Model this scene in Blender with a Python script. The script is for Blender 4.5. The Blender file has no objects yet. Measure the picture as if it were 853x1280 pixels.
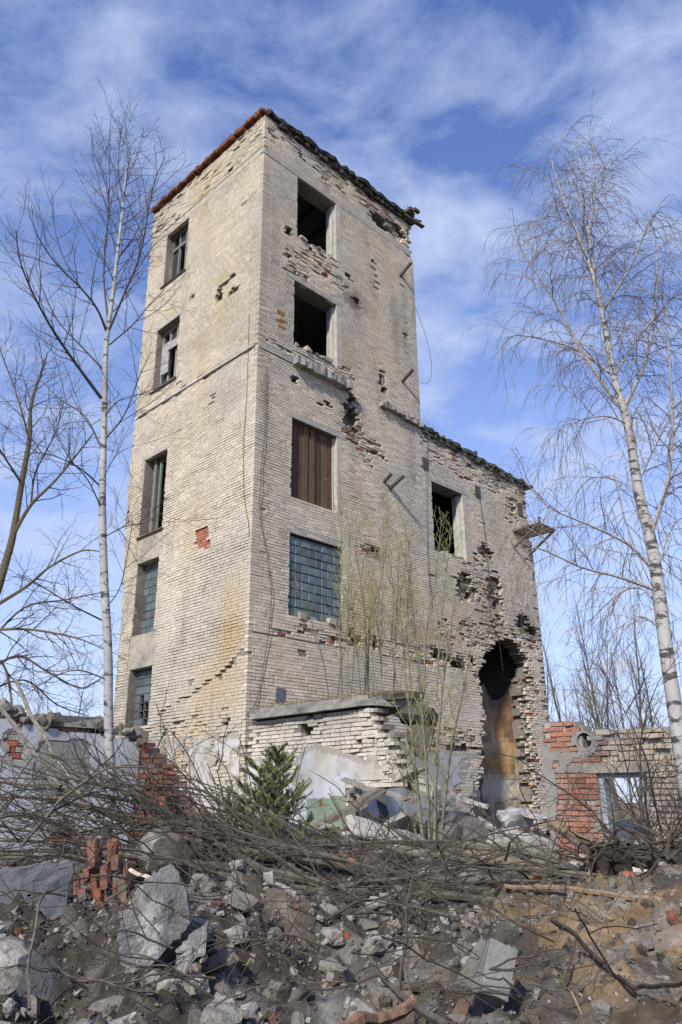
import bpy, math, random
import numpy as np
from mathutils import Vector, Matrix

rng = np.random.default_rng(7)
random.seed(7)
scene = bpy.context.scene
COL = scene.collection

# ------------------------------------------------------------------ camera
FPX, PITCH, ROLL = 982.0, math.radians(20.46), math.radians(-0.55)
YAW = math.radians(44.65)
EYE = 1.6
cp, sp, cr, sr = math.cos(PITCH), math.sin(PITCH), math.cos(ROLL), math.sin(ROLL)
_R0 = np.array([1.0, 0, 0]); _U0 = np.array([0, -sp, cp]); CF = np.array([0, cp, sp])
CR = cr * _R0 + sr * _U0
CU = -sr * _R0 + cr * _U0
CAM = np.array([0, 0, EYE])
cam_d = bpy.data.cameras.new('camera')
cam_d.sensor_fit = 'VERTICAL'; cam_d.sensor_height = 36.0
cam_d.lens = 36.0 * FPX / 1280.0
cam_d.clip_end = 4000; cam_d.clip_start = 0.05
cam = bpy.data.objects.new('camera', cam_d); COL.objects.link(cam)
cam.matrix_world = Matrix(((CR[0], CU[0], -CF[0], 0), (CR[1], CU[1], -CF[1], 0), (CR[2], CU[2], -CF[2], EYE), (0, 0, 0, 1)))
scene.camera = cam
scene.render.resolution_x, scene.render.resolution_y = 682, 1024

# ------------------------------------------------------------------ light
SUN_H = np.array([-0.40, -0.917]); SUN_EL = math.radians(37)
scene.view_settings.view_transform = 'Standard'
scene.view_settings.look = 'None'
scene.view_settings.exposure = 0.55
scene.view_settings.gamma = 1.0
scene.view_settings.use_curve_mapping = False
world = bpy.data.worlds.new('World'); scene.world = world; world.use_nodes = True
wt = world.node_tree; wt.nodes.clear()
def wn(t, **k):
    n = wt.nodes.new(t)
    for a, b in k.items(): setattr(n, a, b)
    return n
sky = wn('ShaderNodeTexSky', sky_type='NISHITA', sun_disc=False)
sky.sun_elevation = SUN_EL; sky.sun_rotation = math.atan2(SUN_H[0], SUN_H[1])
sky.air_density = 1.0; sky.dust_density = 0.0; sky.ozone_density = 8.0
bg1 = wn('ShaderNodeBackground'); bg1.inputs['Strength'].default_value = 0.15
tintn = wn('ShaderNodeVectorMath', operation='MULTIPLY'); tintn.inputs[1].default_value = (1.02, 0.91, 1.05)
wt.links.new(sky.outputs[0], tintn.inputs[0]); wt.links.new(tintn.outputs[0], bg1.inputs['Color'])
bg2 = wn('ShaderNodeBackground'); bg2.inputs['Color'].default_value = (0.58, 0.69, 1.0, 1); bg2.inputs['Strength'].default_value = 0.64
bg3 = wn('ShaderNodeBackground'); bg3.inputs['Color'].default_value = (0.70, 0.80, 1.0, 1); bg3.inputs['Strength'].default_value = 0.68
tc = wn('ShaderNodeTexCoord'); sep = wn('ShaderNodeSeparateXYZ'); wt.links.new(tc.outputs['Generated'], sep.inputs[0])
def wmath(op, a, b=None, clamp=False):
    n = wn('ShaderNodeMath', operation=op); n.use_clamp = clamp
    for i, v in enumerate((a, b)):
        if v is None: continue
        if isinstance(v, (int, float)): n.inputs[i].default_value = v
        else: wt.links.new(v, n.inputs[i])
    return n.outputs[0]
zc = wmath('MAXIMUM', wmath('ADD', sep.outputs[2], 0.22), 0.05)
px_, py_ = wmath('DIVIDE', sep.outputs[0], zc), wmath('DIVIDE', sep.outputs[1], zc)
comb = wn('ShaderNodeCombineXYZ'); wt.links.new(px_, comb.inputs[0]); wt.links.new(py_, comb.inputs[1])
mp = wn('ShaderNodeMapping'); mp.inputs['Rotation'].default_value = (0, 0, math.radians(28)); mp.inputs['Scale'].default_value = (1.0, 1.25, 1)
mp.inputs['Location'].default_value = (3.15, 1.4, 0)
wt.links.new(comb.outputs[0], mp.inputs[0])
nz1 = wn('ShaderNodeTexNoise'); nz1.inputs['Scale'].default_value = 4.2; nz1.inputs['Detail'].default_value = 10; nz1.inputs['Roughness'].default_value = 0.58; nz1.inputs['Distortion'].default_value = 0.35
wt.links.new(mp.outputs[0], nz1.inputs[0])
mp2 = wn('ShaderNodeMapping'); mp2.inputs['Rotation'].default_value = (0, 0, math.radians(-20)); mp2.inputs['Scale'].default_value = (3.0, 5.0, 1)
wt.links.new(comb.outputs[0], mp2.inputs[0])
nz2 = wn('ShaderNodeTexNoise'); nz2.inputs['Scale'].default_value = 1.6; nz2.inputs['Detail'].default_value = 7; nz2.inputs['Roughness'].default_value = 0.6
wt.links.new(mp2.outputs[0], nz2.inputs[0])
cl = wmath('ADD', wmath('MULTIPLY', nz1.outputs[0], 0.72), wmath('MULTIPLY', nz2.outputs[0], 0.28))
ramp = wn('ShaderNodeValToRGB'); ramp.color_ramp.elements[0].position = 0.445; ramp.color_ramp.elements[1].position = 0.66
ramp.color_ramp.elements[0].color = (0.0, 0.0, 0.0, 1); ramp.color_ramp.elements[1].color = (0.95, 0.95, 0.95, 1)
wt.links.new(cl, ramp.inputs[0])
hz = wmath('POWER', wmath('SUBTRACT', 1.0, wmath('MAXIMUM', sep.outputs[2], 0.0), clamp=True), 2.5)      # thin cloud closes up towards the horizon
hz = wmath('MULTIPLY', hz, wmath('ADD', 0.72, wmath('MULTIPLY', nz2.outputs[0], 0.5)), clamp=True)
mixw = wn('ShaderNodeMixShader'); wt.links.new(ramp.outputs[0], mixw.inputs[0]); wt.links.new(bg1.outputs[0], mixw.inputs[1]); wt.links.new(bg2.outputs[0], mixw.inputs[2])
mixh = wn('ShaderNodeMixShader'); wt.links.new(hz, mixh.inputs[0]); wt.links.new(mixw.outputs[0], mixh.inputs[1]); wt.links.new(bg3.outputs[0], mixh.inputs[2]); mixw = mixh
wo = wn('ShaderNodeOutputWorld'); wt.links.new(mixw.outputs[0], wo.inputs[0])
sl = bpy.data.lights.new('sun', 'SUN'); sl.energy = 3.7; sl.angle = math.radians(5.0); sl.color = (1.0, 0.93, 0.82)
so = bpy.data.objects.new('sun', sl); COL.objects.link(so)
sdir = Vector((SUN_H[0] * math.cos(SUN_EL), SUN_H[1] * math.cos(SUN_EL), math.sin(SUN_EL)))
so.rotation_euler = (-sdir).to_track_quat('-Z', 'Y').to_euler(); so.location = (-10, -17, 20)

# ------------------------------------------------------------------ helpers
def ray(px, py):
    d = CR * (px - 426.5) + CU * (640 - py) + CF * FPX
    return d
def at(px, py, dist):
    """world point on the photograph's line of sight at a horizontal distance"""
    d = ray(px, py); return CAM + d * (dist / math.hypot(d[0], d[1]))
def to_px(p):
    v = np.asarray(p, float) - CAM
    z = v @ CF
    return 426.5 + FPX * (v @ CR) / z, 640 - FPX * (v @ CU) / z

DL = np.array([-math.cos(YAW), math.sin(YAW), 0.0]); DR = np.array([math.sin(YAW), math.cos(YAW), 0.0])
CORNER = np.array([-2.036, 16.878, 0.0])
ROTZ = math.atan2(DR[1], DR[0])
ZB = 1.0                                  # tower base lies 1 m below the eye
def pxR(px, py):                          # pixel -> (u, z) on the entrance-side face; z counted from eye level
    d = ray(px, py); t = (CORNER @ DL) / (d @ DL); p = d * t
    return (p - CORNER) @ DR, p[2]
def pxL(px, py):
    d = ray(px, py); t = (CORNER @ DR) / (d @ DR); p = d * t
    return (p - CORNER) @ DL, p[2]
def pxW(px, py, X):                       # plane parallel to the window face at local X; u runs towards the camera
    d = ray(px, py); t = (CORNER @ DR + X) / (d @ DR); p = d * t
    return -((p - CORNER) @ DL), p[2]
def pxV(px, py, Y):
    d = ray(px, py); t = (CORNER @ DL + Y) / (d @ DL); p = d * t
    return (p - CORNER) @ DR, p[2]
def local(X, Y, Z):                       # tower frame -> world
    return CORNER + DR * X + DL * Y + np.array([0, 0, Z + EYE])

def _hash(ix, iy, seed):
    h = (ix.astype(np.int64) * 374761393 + iy.astype(np.int64) * 668265263 + seed * 1442695041) & 0x7fffffff
    h = ((h ^ (h >> 13)) * 1274126177) & 0x7fffffff
    return ((h ^ (h >> 16)) & 0xffff) / 65535.0
def vn(x, y, seed=0, oct=1):
    x = np.asarray(x, float); y = np.asarray(y, float)
    tot = np.zeros(np.broadcast(x, y).shape); a = 1.0; s = 0
    for o in range(oct):
        ix, iy = np.floor(x), np.floor(y); fx, fy = x - ix, y - iy
        fx = fx * fx * (3 - 2 * fx); fy = fy * fy * (3 - 2 * fy)
        v = (_hash(ix, iy, seed + o) * (1 - fx) + _hash(ix + 1, iy, seed + o) * fx) * (1 - fy) + (_hash(ix, iy + 1, seed + o) * (1 - fx) + _hash(ix + 1, iy + 1, seed + o) * fx) * fy
        tot = tot + a * v; s += a; a *= 0.5; x = x * 2.03 + 5.1; y = y * 2.03 + 9.7
    return tot / s
def smooth(a, b, x):
    t = np.clip((np.asarray(x, float) - a) / (b - a), 0, 1); return t * t * (3 - 2 * t)

def link(o, parent=None):
    COL.objects.link(o)
    if parent is not None: o.parent = parent
    return o
def tag(o, label=None, cat=None, group=None, kind=None):
    if label: o['label'] = label
    if cat: o['category'] = cat
    if group: o['group'] = group
    if kind: o['kind'] = kind
    return o
def empty(name, loc, rotz=0.0, label=None, cat=None, group=None, kind=None):
    o = bpy.data.objects.new(name, None); o.empty_display_size = 0.3
    o.location = tuple(loc); o.rotation_euler = (0, 0, rotz); link(o)
    if cat == 'wall': kind = 'thing'
    return tag(o, label, cat, group, kind)
def mesh(name, V, F, mat, parent=None, col=None, sm=False):
    """V (n,3); F list of (k,4) / (k,3) integer arrays; col: per-face RGB"""
    V = np.asarray(V, float).reshape(-1, 3)
    F = [np.asarray(f, np.int64) for f in (F if isinstance(F, (list, tuple)) else [F])]
    F = [f for f in F if len(f)]
    me = bpy.data.meshes.new(name)
    me.vertices.add(len(V)); me.vertices.foreach_set('co', V.astype(np.float32).ravel())
    li = np.concatenate([f.ravel() for f in F]); cnt = np.concatenate([np.full(len(f), f.shape[1]) for f in F])
    st = np.concatenate([[0], np.cumsum(cnt)[:-1]])
    me.loops.add(len(li)); me.loops.foreach_set('vertex_index', li.astype(np.int32))
    me.polygons.add(len(cnt)); me.polygons.foreach_set('loop_start', st.astype(np.int32))
    try: me.polygons.foreach_set('loop_total', cnt.astype(np.int32))
    except Exception: pass
    me.polygons.foreach_set('use_smooth', np.full(len(cnt), bool(sm)))
    me.update(calc_edges=True)
    if col is not None:
        c = np.ones((len(cnt), 4), np.float32); c[:, :3] = np.clip(col, 0, 1)
        at_ = me.attributes.new('Tint', 'FLOAT_COLOR', 'FACE'); at_.data.foreach_set('color', c.ravel())
    me.materials.append(mat)
    o = bpy.data.objects.new(name, me)
    return link(o, parent)
BOXF = np.array([[0, 1, 2, 3], [7, 6, 5, 4], [0, 4, 5, 1], [1, 5, 6, 2], [2, 6, 7, 3], [3, 7, 4, 0]])
class Bag:
    """collects pieces that belong to one mesh"""
    def __init__(s): s.V = []; s.Q = []; s.T = []; s.cq = []; s.ct = []; s.n = 0
    def add(s, V, Q=None, T=None, col=(1, 1, 1)):
        V = np.asarray(V, float).reshape(-1, 3); s.V.append(V)
        if Q is not None and len(Q): q = np.asarray(Q); s.Q.append(q + s.n); s.cq.append(np.broadcast_to(col, (len(q), 3)))
        if T is not None and len(T): q = np.asarray(T); s.T.append(q + s.n); s.ct.append(np.broadcast_to(col, (len(q), 3)))
        s.n += len(V)
    def box(s, lo, hi, col=(1, 1, 1), jit=0.0):
        x0, y0, z0 = lo; x1, y1, z1 = hi
        V = np.array([[x0, y0, z0], [x1, y0, z0], [x1, y1, z0], [x0, y1, z0], [x0, y0, z1], [x1, y0, z1], [x1, y1, z1], [x0, y1, z1]], float)
        if jit: V = V + rng.uniform(-jit, jit, V.shape)
        s.add(V, BOXF[:, ::-1], None, col)
    def bar(s, a, b, w, h=None, up=(0, 0, 1), col=(1, 1, 1), taper=1.0):
        a, b = np.asarray(a, float), np.asarray(b, float); h = h or w
        d = (b - a) / np.linalg.norm(b - a); up = np.asarray(up, float)
        if abs(d @ up) > 0.98: up = np.array([1.0, 0, 0])
        r = np.cross(d, up); r /= np.linalg.norm(r); u = np.cross(r, d)
        V = [c + r * sx * w / 2 * k + u * sy * h / 2 * k for c, k in ((a, 1), (b, taper)) for sx, sy in ((-1, -1), (1, -1), (1, 1), (-1, 1))]
        s.add(V, BOXF, None, col)
    def build(s, name, mat, parent=None, sm=False):
        V = np.concatenate(s.V)
        F = []; C = []
        if s.Q: F.append(np.concatenate(s.Q)); C.append(np.concatenate(s.cq))
        if s.T: F.append(np.concatenate(s.T)); C.append(np.concatenate(s.ct))
        return mesh(name, V, F, mat, parent, np.concatenate(C), sm)

_RING = {n: np.stack([np.cos(np.arange(n) * 2 * np.pi / n), np.sin(np.arange(n) * 2 * np.pi / n)], 1) for n in range(3, 13)}
def tube(bag, P, r, n=4, col=(1, 1, 1), wob=0.0):
    P = np.asarray(P, float); m = len(P); r = np.broadcast_to(np.asarray(r, float), (m,))
    D = np.gradient(P, axis=0); D /= np.linalg.norm(D, axis=1)[:, None] + 1e-9
    ref = np.array([0.31, 0.17, 0.93]) if abs(D[0] @ np.array([0.31, 0.17, 0.93])) < 0.9 else np.array([0.9, -0.3, 0.1])
    A = np.cross(D, ref); A /= np.linalg.norm(A, axis=1)[:, None] + 1e-9; B = np.cross(D, A)
    R = _RING[n]
    rr = r[:, None, None]
    if wob: rr = rr * (1 + rng.uniform(-wob, wob, (m, n, 1)))
    V = P[:, None, :] + rr * (A[:, None, :] * R[None, :, :1] + B[:, None, :] * R[None, :, 1:])
    i = np.arange(m - 1)[:, None] * n; j = np.arange(n)[None, :]; k = (j + 1) % n
    Q = np.stack([i + j, i + k, i + n + k, i + n + j], -1).reshape(-1, 4)
    bag.add(V.reshape(-1, 3), Q, None, col)
    if n >= 5 and r[0] > 0.01:
        c = [list(range(n))]
        if n == 5: bag.add(V[0], None, [[0, 1, 2], [0, 2, 3], [0, 3, 4]], col)
        else:
            bag.add(np.vstack([V[0], P[:1]]), None, [[a, (a + 1) % n, n] for a in range(n)], col)
            bag.add(np.vstack([V[-1], P[-1:]]), None, [[a, (a + 1) % n, n] for a in range(n)], col)
def spline(P, k=6):
    """Catmull-Rom through the points"""
    P = np.asarray(P, float)
    if len(P) < 3: return np.array([P[0] + (P[-1] - P[0]) * t for t in np.linspace(0, 1, k + 1)])
    E = np.vstack([2 * P[0] - P[1], P, 2 * P[-1] - P[-2]]); out = []
    for i in range(len(P) - 1):
        a, b, c, d = E[i:i + 4]
        for t in np.arange(k) / k:
            out.append(0.5 * (2 * b + (c - a) * t + (2 * a - 5 * b + 4 * c - d) * t * t + (3 * b - a - 3 * c + d) * t ** 3))
    out.append(P[-1]); return np.array(out)

# ------------------------------------------------------------------ materials
def mat_new(name):
    m = bpy.data.materials.new(name); m.use_nodes = True; t = m.node_tree
    b = t.nodes['Principled BSDF']; b.inputs['Specular IOR Level'].default_value = 0.2
    return m, t, b
def nd(t, typ, **k):
    n = t.nodes.new(typ)
    for a, v in k.items():
        if a in n.inputs.keys(): n.inputs[a].default_value = v
        else: setattr(n, a, v)
    return n
def noise(t, scale, detail=4, rough=0.55, vec=None, co='Object', sc=(1, 1, 1), dist=0.0):
    if vec is None:
        c = nd(t, 'ShaderNodeTexCoord'); vec = c.outputs[co]
    if sc != (1, 1, 1):
        m = nd(t, 'ShaderNodeMapping'); m.inputs['Scale'].default_value = sc; t.links.new(vec, m.inputs[0]); vec = m.outputs[0]
    n = nd(t, 'ShaderNodeTexNoise'); n.inputs['Scale'].default_value = scale; n.inputs['Detail'].default_value = detail
    n.inputs['Roughness'].default_value = rough; n.inputs['Distortion'].default_value = dist
    t.links.new(vec, n.inputs[0]); return n.outputs[0]
def cramp(t, fac, stops):
    r = nd(t, 'ShaderNodeValToRGB'); e = r.color_ramp.elements
    while len(e) < len(stops): e.new(0.5)
    for i, (p, c) in enumerate(stops):
        e[i].position = p; e[i].color = (c[0], c[1], c[2], 1) if not isinstance(c, (int, float)) else (c, c, c, 1)
    t.links.new(fac, r.inputs[0]); return r.outputs[0]
def mixc(t, fac, a, b, mode='MIX'):
    m = nd(t, 'ShaderNodeMix', data_type='RGBA', blend_type=mode)
    for key, v in (('Factor', fac), ('A', a), ('B', b)):
        s = [i for i in m.inputs if i.name == key and (i.type == 'RGBA' or (key == 'Factor' and i.type == 'VALUE'))][0]
        if hasattr(v, 'is_linked'): t.links.new(v, s)
        elif isinstance(v, (int, float)): s.default_value = v if key == 'Factor' else (v, v, v, 1)
        else: s.default_value = (v[0], v[1], v[2], 1)
    return [o for o in m.outputs if o.type == 'RGBA'][0]
def bump(t, b, h, strength=0.5, dist=0.01):
    n = nd(t, 'ShaderNodeBump'); n.inputs['Strength'].default_value = strength; n.inputs['Distance'].default_value = dist
    t.links.new(h, n.inputs['Height']); t.links.new(n.outputs[0], b.inputs['Normal'])
def tinted(name, grain=(0.75, 1.15), scale=9.0, rough=0.92, bumps=0.4, bdist=0.01, blotch=None, stretch=(1, 1, 1), spec=0.15, fine=60.0):
    """face tint times grain, with optional soft blotches of another colour"""
    m, t, b = mat_new(name)
    a = nd(t, 'ShaderNodeAttribute'); a.attribute_name = 'Tint'
    n1 = noise(t, scale, 6, 0.62, sc=stretch); n2 = noise(t, fine, 3, 0.6)
    c = mixc(t, 1.0, a.outputs['Color'], cramp(t, n1, [(0.3, grain[0]), (0.7, grain[1])]), 'MULTIPLY')
    c = mixc(t, 1.0, c, cramp(t, n2, [(0.3, 0.8), (0.7, 1.12)]), 'MULTIPLY')
    if blotch:
        for bc, bs, lo, hi, st in blotch:
            f = cramp(t, noise(t, bs, 5, 0.6, sc=st), [(lo, 0.0), (hi, 0.85)])
            c = mixc(t, f, c, bc)
    t.links.new(c, b.inputs['Base Color']); b.inputs['Roughness'].default_value = rough; b.inputs['Specular IOR Level'].default_value = spec
    mixn = nd(t, 'ShaderNodeMath', operation='ADD'); t.links.new(n1, mixn.inputs[0]); t.links.new(n2, mixn.inputs[1])
    if bumps: bump(t, b, mixn.outputs[0], bumps, bdist)
    return m
M_BRICK = tinted('brick', (0.8, 1.1), 14, 0.95, 0.5, 0.008, blotch=[((0.20, 0.165, 0.12), 1.3, 0.60, 0.86, (1, 1, 0.22))])
M_MORTAR = tinted('mortar', (0.7, 1.2), 10, 0.95, 0.6, 0.012)
M_CONC = tinted('concrete', (0.72, 1.15), 5, 0.93, 0.5, 0.012, blotch=[((0.11, 0.10, 0.085), 2.2, 0.58, 0.9, (1, 1, 0.5))])
M_PLASTER = tinted('plaster', (0.85, 1.06), 3.5, 0.9, 0.35, 0.008, blotch=[((0.29, 0.265, 0.225), 1.6, 0.50, 0.74, (1, 1, 0.5)), ((0.20, 0.18, 0.15), 5.5, 0.60, 0.76, (1, 1, 0.7))])
M_WOOD = tinted('weathered_wood', (0.5, 1.35), 5, 0.85, 0.5, 0.006, stretch=(9, 9, 0.6))
M_BEAM = tinted('old_timber', (0.6, 1.3), 16, 0.88, 0.5, 0.008)
M_METAL = tinted('rusty_metal', (0.6, 1.3), 12, 0.7, 0.4, 0.003, spec=0.4)
M_ROOF = tinted('roofing_felt', (0.5, 1.4), 7, 0.95, 0.7, 0.02)
M_BARK = tinted('bark', (0.55, 1.35), 22, 0.95, 0.6, 0.01)
M_TWIG = tinted('twig', (0.75, 1.2), 9, 0.9, 0.0)
M_GRASS = tinted('dry_grass', (0.7, 1.25), 7, 0.9, 0.0)
M_NEEDLE = tinted('spruce_needle', (0.6, 1.35), 9, 0.8, 0.0)
M_RUBBLE = tinted('rubble', (0.62, 1.2), 9, 0.96, 0.8, 0.02, blotch=[((0.12, 0.10, 0.078), 3.0, 0.46, 0.70, (1, 1, 1)), ((0.06, 0.052, 0.043), 9.0, 0.58, 0.72, (1, 1, 1))])
M_DIRT = tinted('dirt', (0.55, 1.35), 7, 0.98, 0.8, 0.016, blotch=[((0.10, 0.085, 0.065), 2.6, 0.55, 0.75, (1, 1, 1))], fine=38)
# birch bark: white with dark bands and scars
M_BIRCH, t, b = mat_new('birch_bark')
a = nd(t, 'ShaderNodeAttribute'); a.attribute_name = 'Tint'
f1 = cramp(t, noise(t, 3.2, 5, 0.65, sc=(1.5, 1.5, 4.0), dist=0.3), [(0.53, 0.0), (0.60, 0.92)])
f2 = cramp(t, noise(t, 1.1, 5, 0.6), [(0.35, 0.75), (0.7, 1.08)])
c = mixc(t, 1.0, a.outputs['Color'], f2, 'MULTIPLY'); c = mixc(t, f1, c, (0.045, 0.04, 0.036))
t.links.new(c, b.inputs['Base Color']); b.inputs['Roughness'].default_value = 0.8
bump(t, b, f1, 0.3, 0.01)
# glass blocks
M_GLASS, t, b = mat_new('dirty_glass_block')
a = nd(t, 'ShaderNodeAttribute'); a.attribute_name = 'Tint'
c = mixc(t, cramp(t, noise(t, 6, 6, 0.65, sc=(1, 1, 0.5)), [(0.4, 0.0), (0.75, 0.7)]), a.outputs['Color'], (0.13, 0.135, 0.125))
t.links.new(c, b.inputs['Base Color']); b.inputs['Roughness'].default_value = 0.42; b.inputs['Specular IOR Level'].default_value = 0.5
bump(t, b, noise(t, 14, 2), 0.15, 0.01)
M_DARKGLASS, t, b = mat_new('grimy_pane')
b.inputs['Base Color'].default_value = (0.03, 0.035, 0.04, 1); b.inputs['Roughness'].default_value = 0.15; b.inputs['Specular IOR Level'].default_value = 0.5


# ------------------------------------------------------------------ masonry builder
def box_cells(us, zs, dep, T, F, colf):
    """closed slab cut into cells; dep (nu,nz) = depth of the face, >= T means the cell is gone"""
    nu, nz = dep.shape; V = []; Q = []; C = []; n = 0
    D = np.full((nu + 2, nz + 2), float(T)); D[1:-1, 1:-1] = np.minimum(dep, T)
    def put(u, z, d, cu, cz, shade=1.0):
        nonlocal n
        m = len(u)
        if not m: return
        P = F(u.ravel(), z.ravel(), d.ravel()); V.append(P)
        Q.append(np.arange(m * 4).reshape(m, 4) + n); n += m * 4
        C.append(colf(cu, cz) * shade)
    I, J = np.nonzero(dep < T - 1e-6)
    u0, u1, z0, z1 = us[I], us[I + 1], zs[J], zs[J + 1]; d = dep[I, J]; cu, cz = (u0 + u1) / 2, (z0 + z1) / 2
    put(np.stack([u0, u1, u1, u0], 1), np.stack([z0, z0, z1, z1], 1), np.stack([d] * 4, 1), cu, cz)
    put(np.stack([u0, u0, u1, u1], 1), np.stack([z0, z1, z1, z0], 1), np.full((len(u0), 4), T), cu, cz)
    for ax in (0, 1):
        A, B = (D[:-1, 1:-1], D[1:, 1:-1]) if ax == 0 else (D[1:-1, :-1], D[1:-1, 1:])
        I, J = np.nonzero(np.abs(A - B) > 1e-4); a, b_ = A[I, J], B[I, J]
        if ax == 0:
            u = us[I]; z0, z1 = zs[J], zs[J + 1]
            put(np.stack([u] * 4, 1), np.stack([z0, z1, z1, z0], 1), np.stack([a, a, b_, b_], 1), u, (z0 + z1) / 2)
        else:
            z = zs[J]; u0, u1 = us[I], us[I + 1]
            put(np.stack([u0, u1, u1, u0], 1), np.stack([z] * 4, 1), np.stack([a, a, b_, b_], 1), (u0 + u1) / 2, z)
    return np.concatenate(V), np.concatenate(Q), np.concatenate(C)

_BQ = np.array([[0, 1, 2, 3], [0, 4, 5, 1], [1, 5, 6, 2], [2, 6, 7, 3], [3, 7, 4, 0], [4, 8, 9, 5], [5, 9, 10, 6], [6, 10, 11, 7], [7, 11, 8, 4], [8, 11, 10, 9]])
def brick_verts(u0, u1, z0, z1, d0, d1, jit, F, ch=0.007):
    n = len(u0); S = np.zeros((n, 12, 3))
    for k, (a, b_) in enumerate(((0, 0), (1, 0), (1, 1), (0, 1))):
        uu = np.where(a, u1, u0); zz = np.where(b_, z1, z0); iu = np.where(a, -ch, ch); iz = np.where(b_, -ch, ch)
        S[:, k, 0] = uu + iu; S[:, k, 1] = zz + iz; S[:, k, 2] = d0
        S[:, 4 + k, 0] = uu; S[:, 4 + k, 1] = zz; S[:, 4 + k, 2] = d0 + ch
        S[:, 8 + k, 0] = uu; S[:, 8 + k, 1] = zz; S[:, 8 + k, 2] = d1
    j = rng.uniform(-1, 1, (n, 8, 3)) * jit[:, None, None]; S[:, :8] += j
    return F(S[..., 0].ravel(), S[..., 1].ravel(), S[..., 2].ravel()).reshape(n, 12, 3)

def masonry(parent, F, worldF, U, Z, T, state, brick_col, core_col, openings=(), extra_u=(), extra_z=(), seed=1, pitch=0.075, BL=0.25, start=(0.0, 0.132), gapf=None, single=0, depth2=0.125, hdr=7, d0=0.0, umax=None, slit=None, recess=None, core_extra=None):
    r = np.random.default_rng(seed)
    nz = int(round((Z[1] - Z[0]) / pitch)); rows = {1: [], 2: []}
    for leaf in (1, 2):
        for k in range(nz):
            z = Z[0] + k * pitch
            s = U[0] + start[(k + leaf) % 2]
            L = 0.122 if (hdr and (k % hdr == hdr - 1)) else BL
            m = int((U[1] - s) / (L + 0.010)) + 2
            ln = np.full(m, L) + r.normal(0, 0.004, m)
            swap = r.random(m) < 0.06; ln[swap] = BL * 0.49; ln[1:2] *= r.uniform(.45, 1.0)
            a = s + np.concatenate([[0], np.cumsum(ln + 0.010)[:-1]]); b_ = a + ln
            b_ = np.minimum(b_, umax(z) if umax else U[1]); ok = b_ - a > 0.05; a, b_ = a[ok], b_[ok]
            zc = z + pitch / 2
            for (p, q, lo, hi) in openings:
                if lo - 0.01 < zc < hi + 0.01:
                    hit = (b_ > p) & (a < q)
                    if hit.any():
                        A, B = a[hit], b_[hit]; a, b_ = a[~hit], b_[~hit]
                        l_ok = p - A > 0.035; r_ok = B - q > 0.035
                        a = np.concatenate([a, A[l_ok], np.full(r_ok.sum(), q)]); b_ = np.concatenate([b_, np.full(l_ok.sum(), p), B[r_ok]])
            rows[leaf].append(np.stack([a, b_, np.full(len(a), z)], 1))
    allV = []; allC = []; W = []
    for leaf in (1, 2):
        X = np.concatenate(rows[leaf]); a, b_, z = X.T; cu = (a + b_) / 2; cz = z + pitch / 2
        st = state(cu, cz); n = len(a)
        if leaf == 1: keep = (st <= 1) & ~((st == 1) & (r.random(n) < 0.07))
        else: keep = (st == 2) & (r.random(n) < 0.86)
        a, b_, z, cu, cz, st = (v[keep] for v in (a, b_, z, cu, cz, st)); n = len(a)
        if not n: continue
        gap = (gapf(cu, cz) if gapf else np.full(n, 0.010)) * r.uniform(0.5, 1.5, n)
        gap = np.where(st >= 1, 0.014, gap)
        gu = np.where(r.random(n) < 0.6, 0.25, 0.9) * gap * 0.5
        d = r.normal(0, 0.0022, n) + d0
        rough = st == 1
        d = np.where(rough, r.beta(1.1, 2.6, n) * 0.06, d)
        if leaf == 2: d = depth2 + r.beta(1.2, 2.0, n) * 0.07
        jit = np.where(st >= 1, 0.011, 0.0016)
        dz = np.where(rough, r.normal(0, 0.004, n), 0)
        if recess is not None and leaf == 1: d = d + recess(cu, cz)
        cutz = slit(cu, z + pitch) if (slit is not None and leaf == 1) else 0.0
        V = brick_verts(a + gu, b_ - gu, z + gap / 2 + dz, z + pitch - gap / 2 + dz - cutz, d, d + 0.12, jit, F, 0.004)
        c = brick_col(cu, cz, st, leaf, r)
        allV.append(V); allC.append(c)
        W.append(np.stack([cu, cz, b_ - a, d], 1))
    V = np.concatenate(allV); C = np.concatenate(allC); W = np.concatenate(W); n = len(V)
    pick = np.zeros(n, bool)
    if single:
        P = worldF(W[:, 0], W[:, 1], W[:, 3])
        rel = P - CAM; zz = rel @ CF; x = 426.5 + FPX * (rel @ CR) / zz; y = 640 - FPX * (rel @ CU) / zz
        Pn = worldF(W[:, 0], W[:, 1], W[:, 3] - 1.0) - P
        fs = np.abs((rel * Pn).sum(1)) / np.linalg.norm(rel, axis=1)
        area = W[:, 2] * fs / zz ** 2
        area[(x < 4) | (x > 849) | (y < 4) | (y > 1075)] = 0
        idx = np.argsort(-area)[:single]; idx = idx[area[idx] > 0]; pick[idx] = True
        for i in idx: mesh('brick', V[i], _BQ, M_BRICK, parent, np.repeat(C[i:i + 1], len(_BQ), 0))
    R = V[~pick]; m = len(R)
    o = mesh('brick_facing', R.reshape(-1, 3), (_BQ[None] + (np.arange(m) * 12)[:, None, None]).reshape(-1, 4), M_BRICK, parent, np.repeat(C[~pick], len(_BQ), 0))
    o['kind'] = 'stuff'
    us = list(np.arange(U[0] + 0.02, U[1] - 0.02, 0.13)) + [U[1] - 0.02] + [v for op in openings for v in op[:2]] + list(extra_u)
    zs = [Z[0] + k * pitch for k in range(nz + 1)] + [v for op in openings for v in op[2:]] + list(extra_z)
    def uniq(v, lock):
        v = sorted(v); out = [v[0]]
        for w in v[1:]:
            if w - out[-1] > 0.012: out.append(w)
            elif w in lock: out[-1] = w
        return np.array(out)
    us = uniq(us, set([v for op in openings for v in op[:2]])); zs = uniq(zs, set([v for op in openings for v in op[2:]]))
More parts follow.
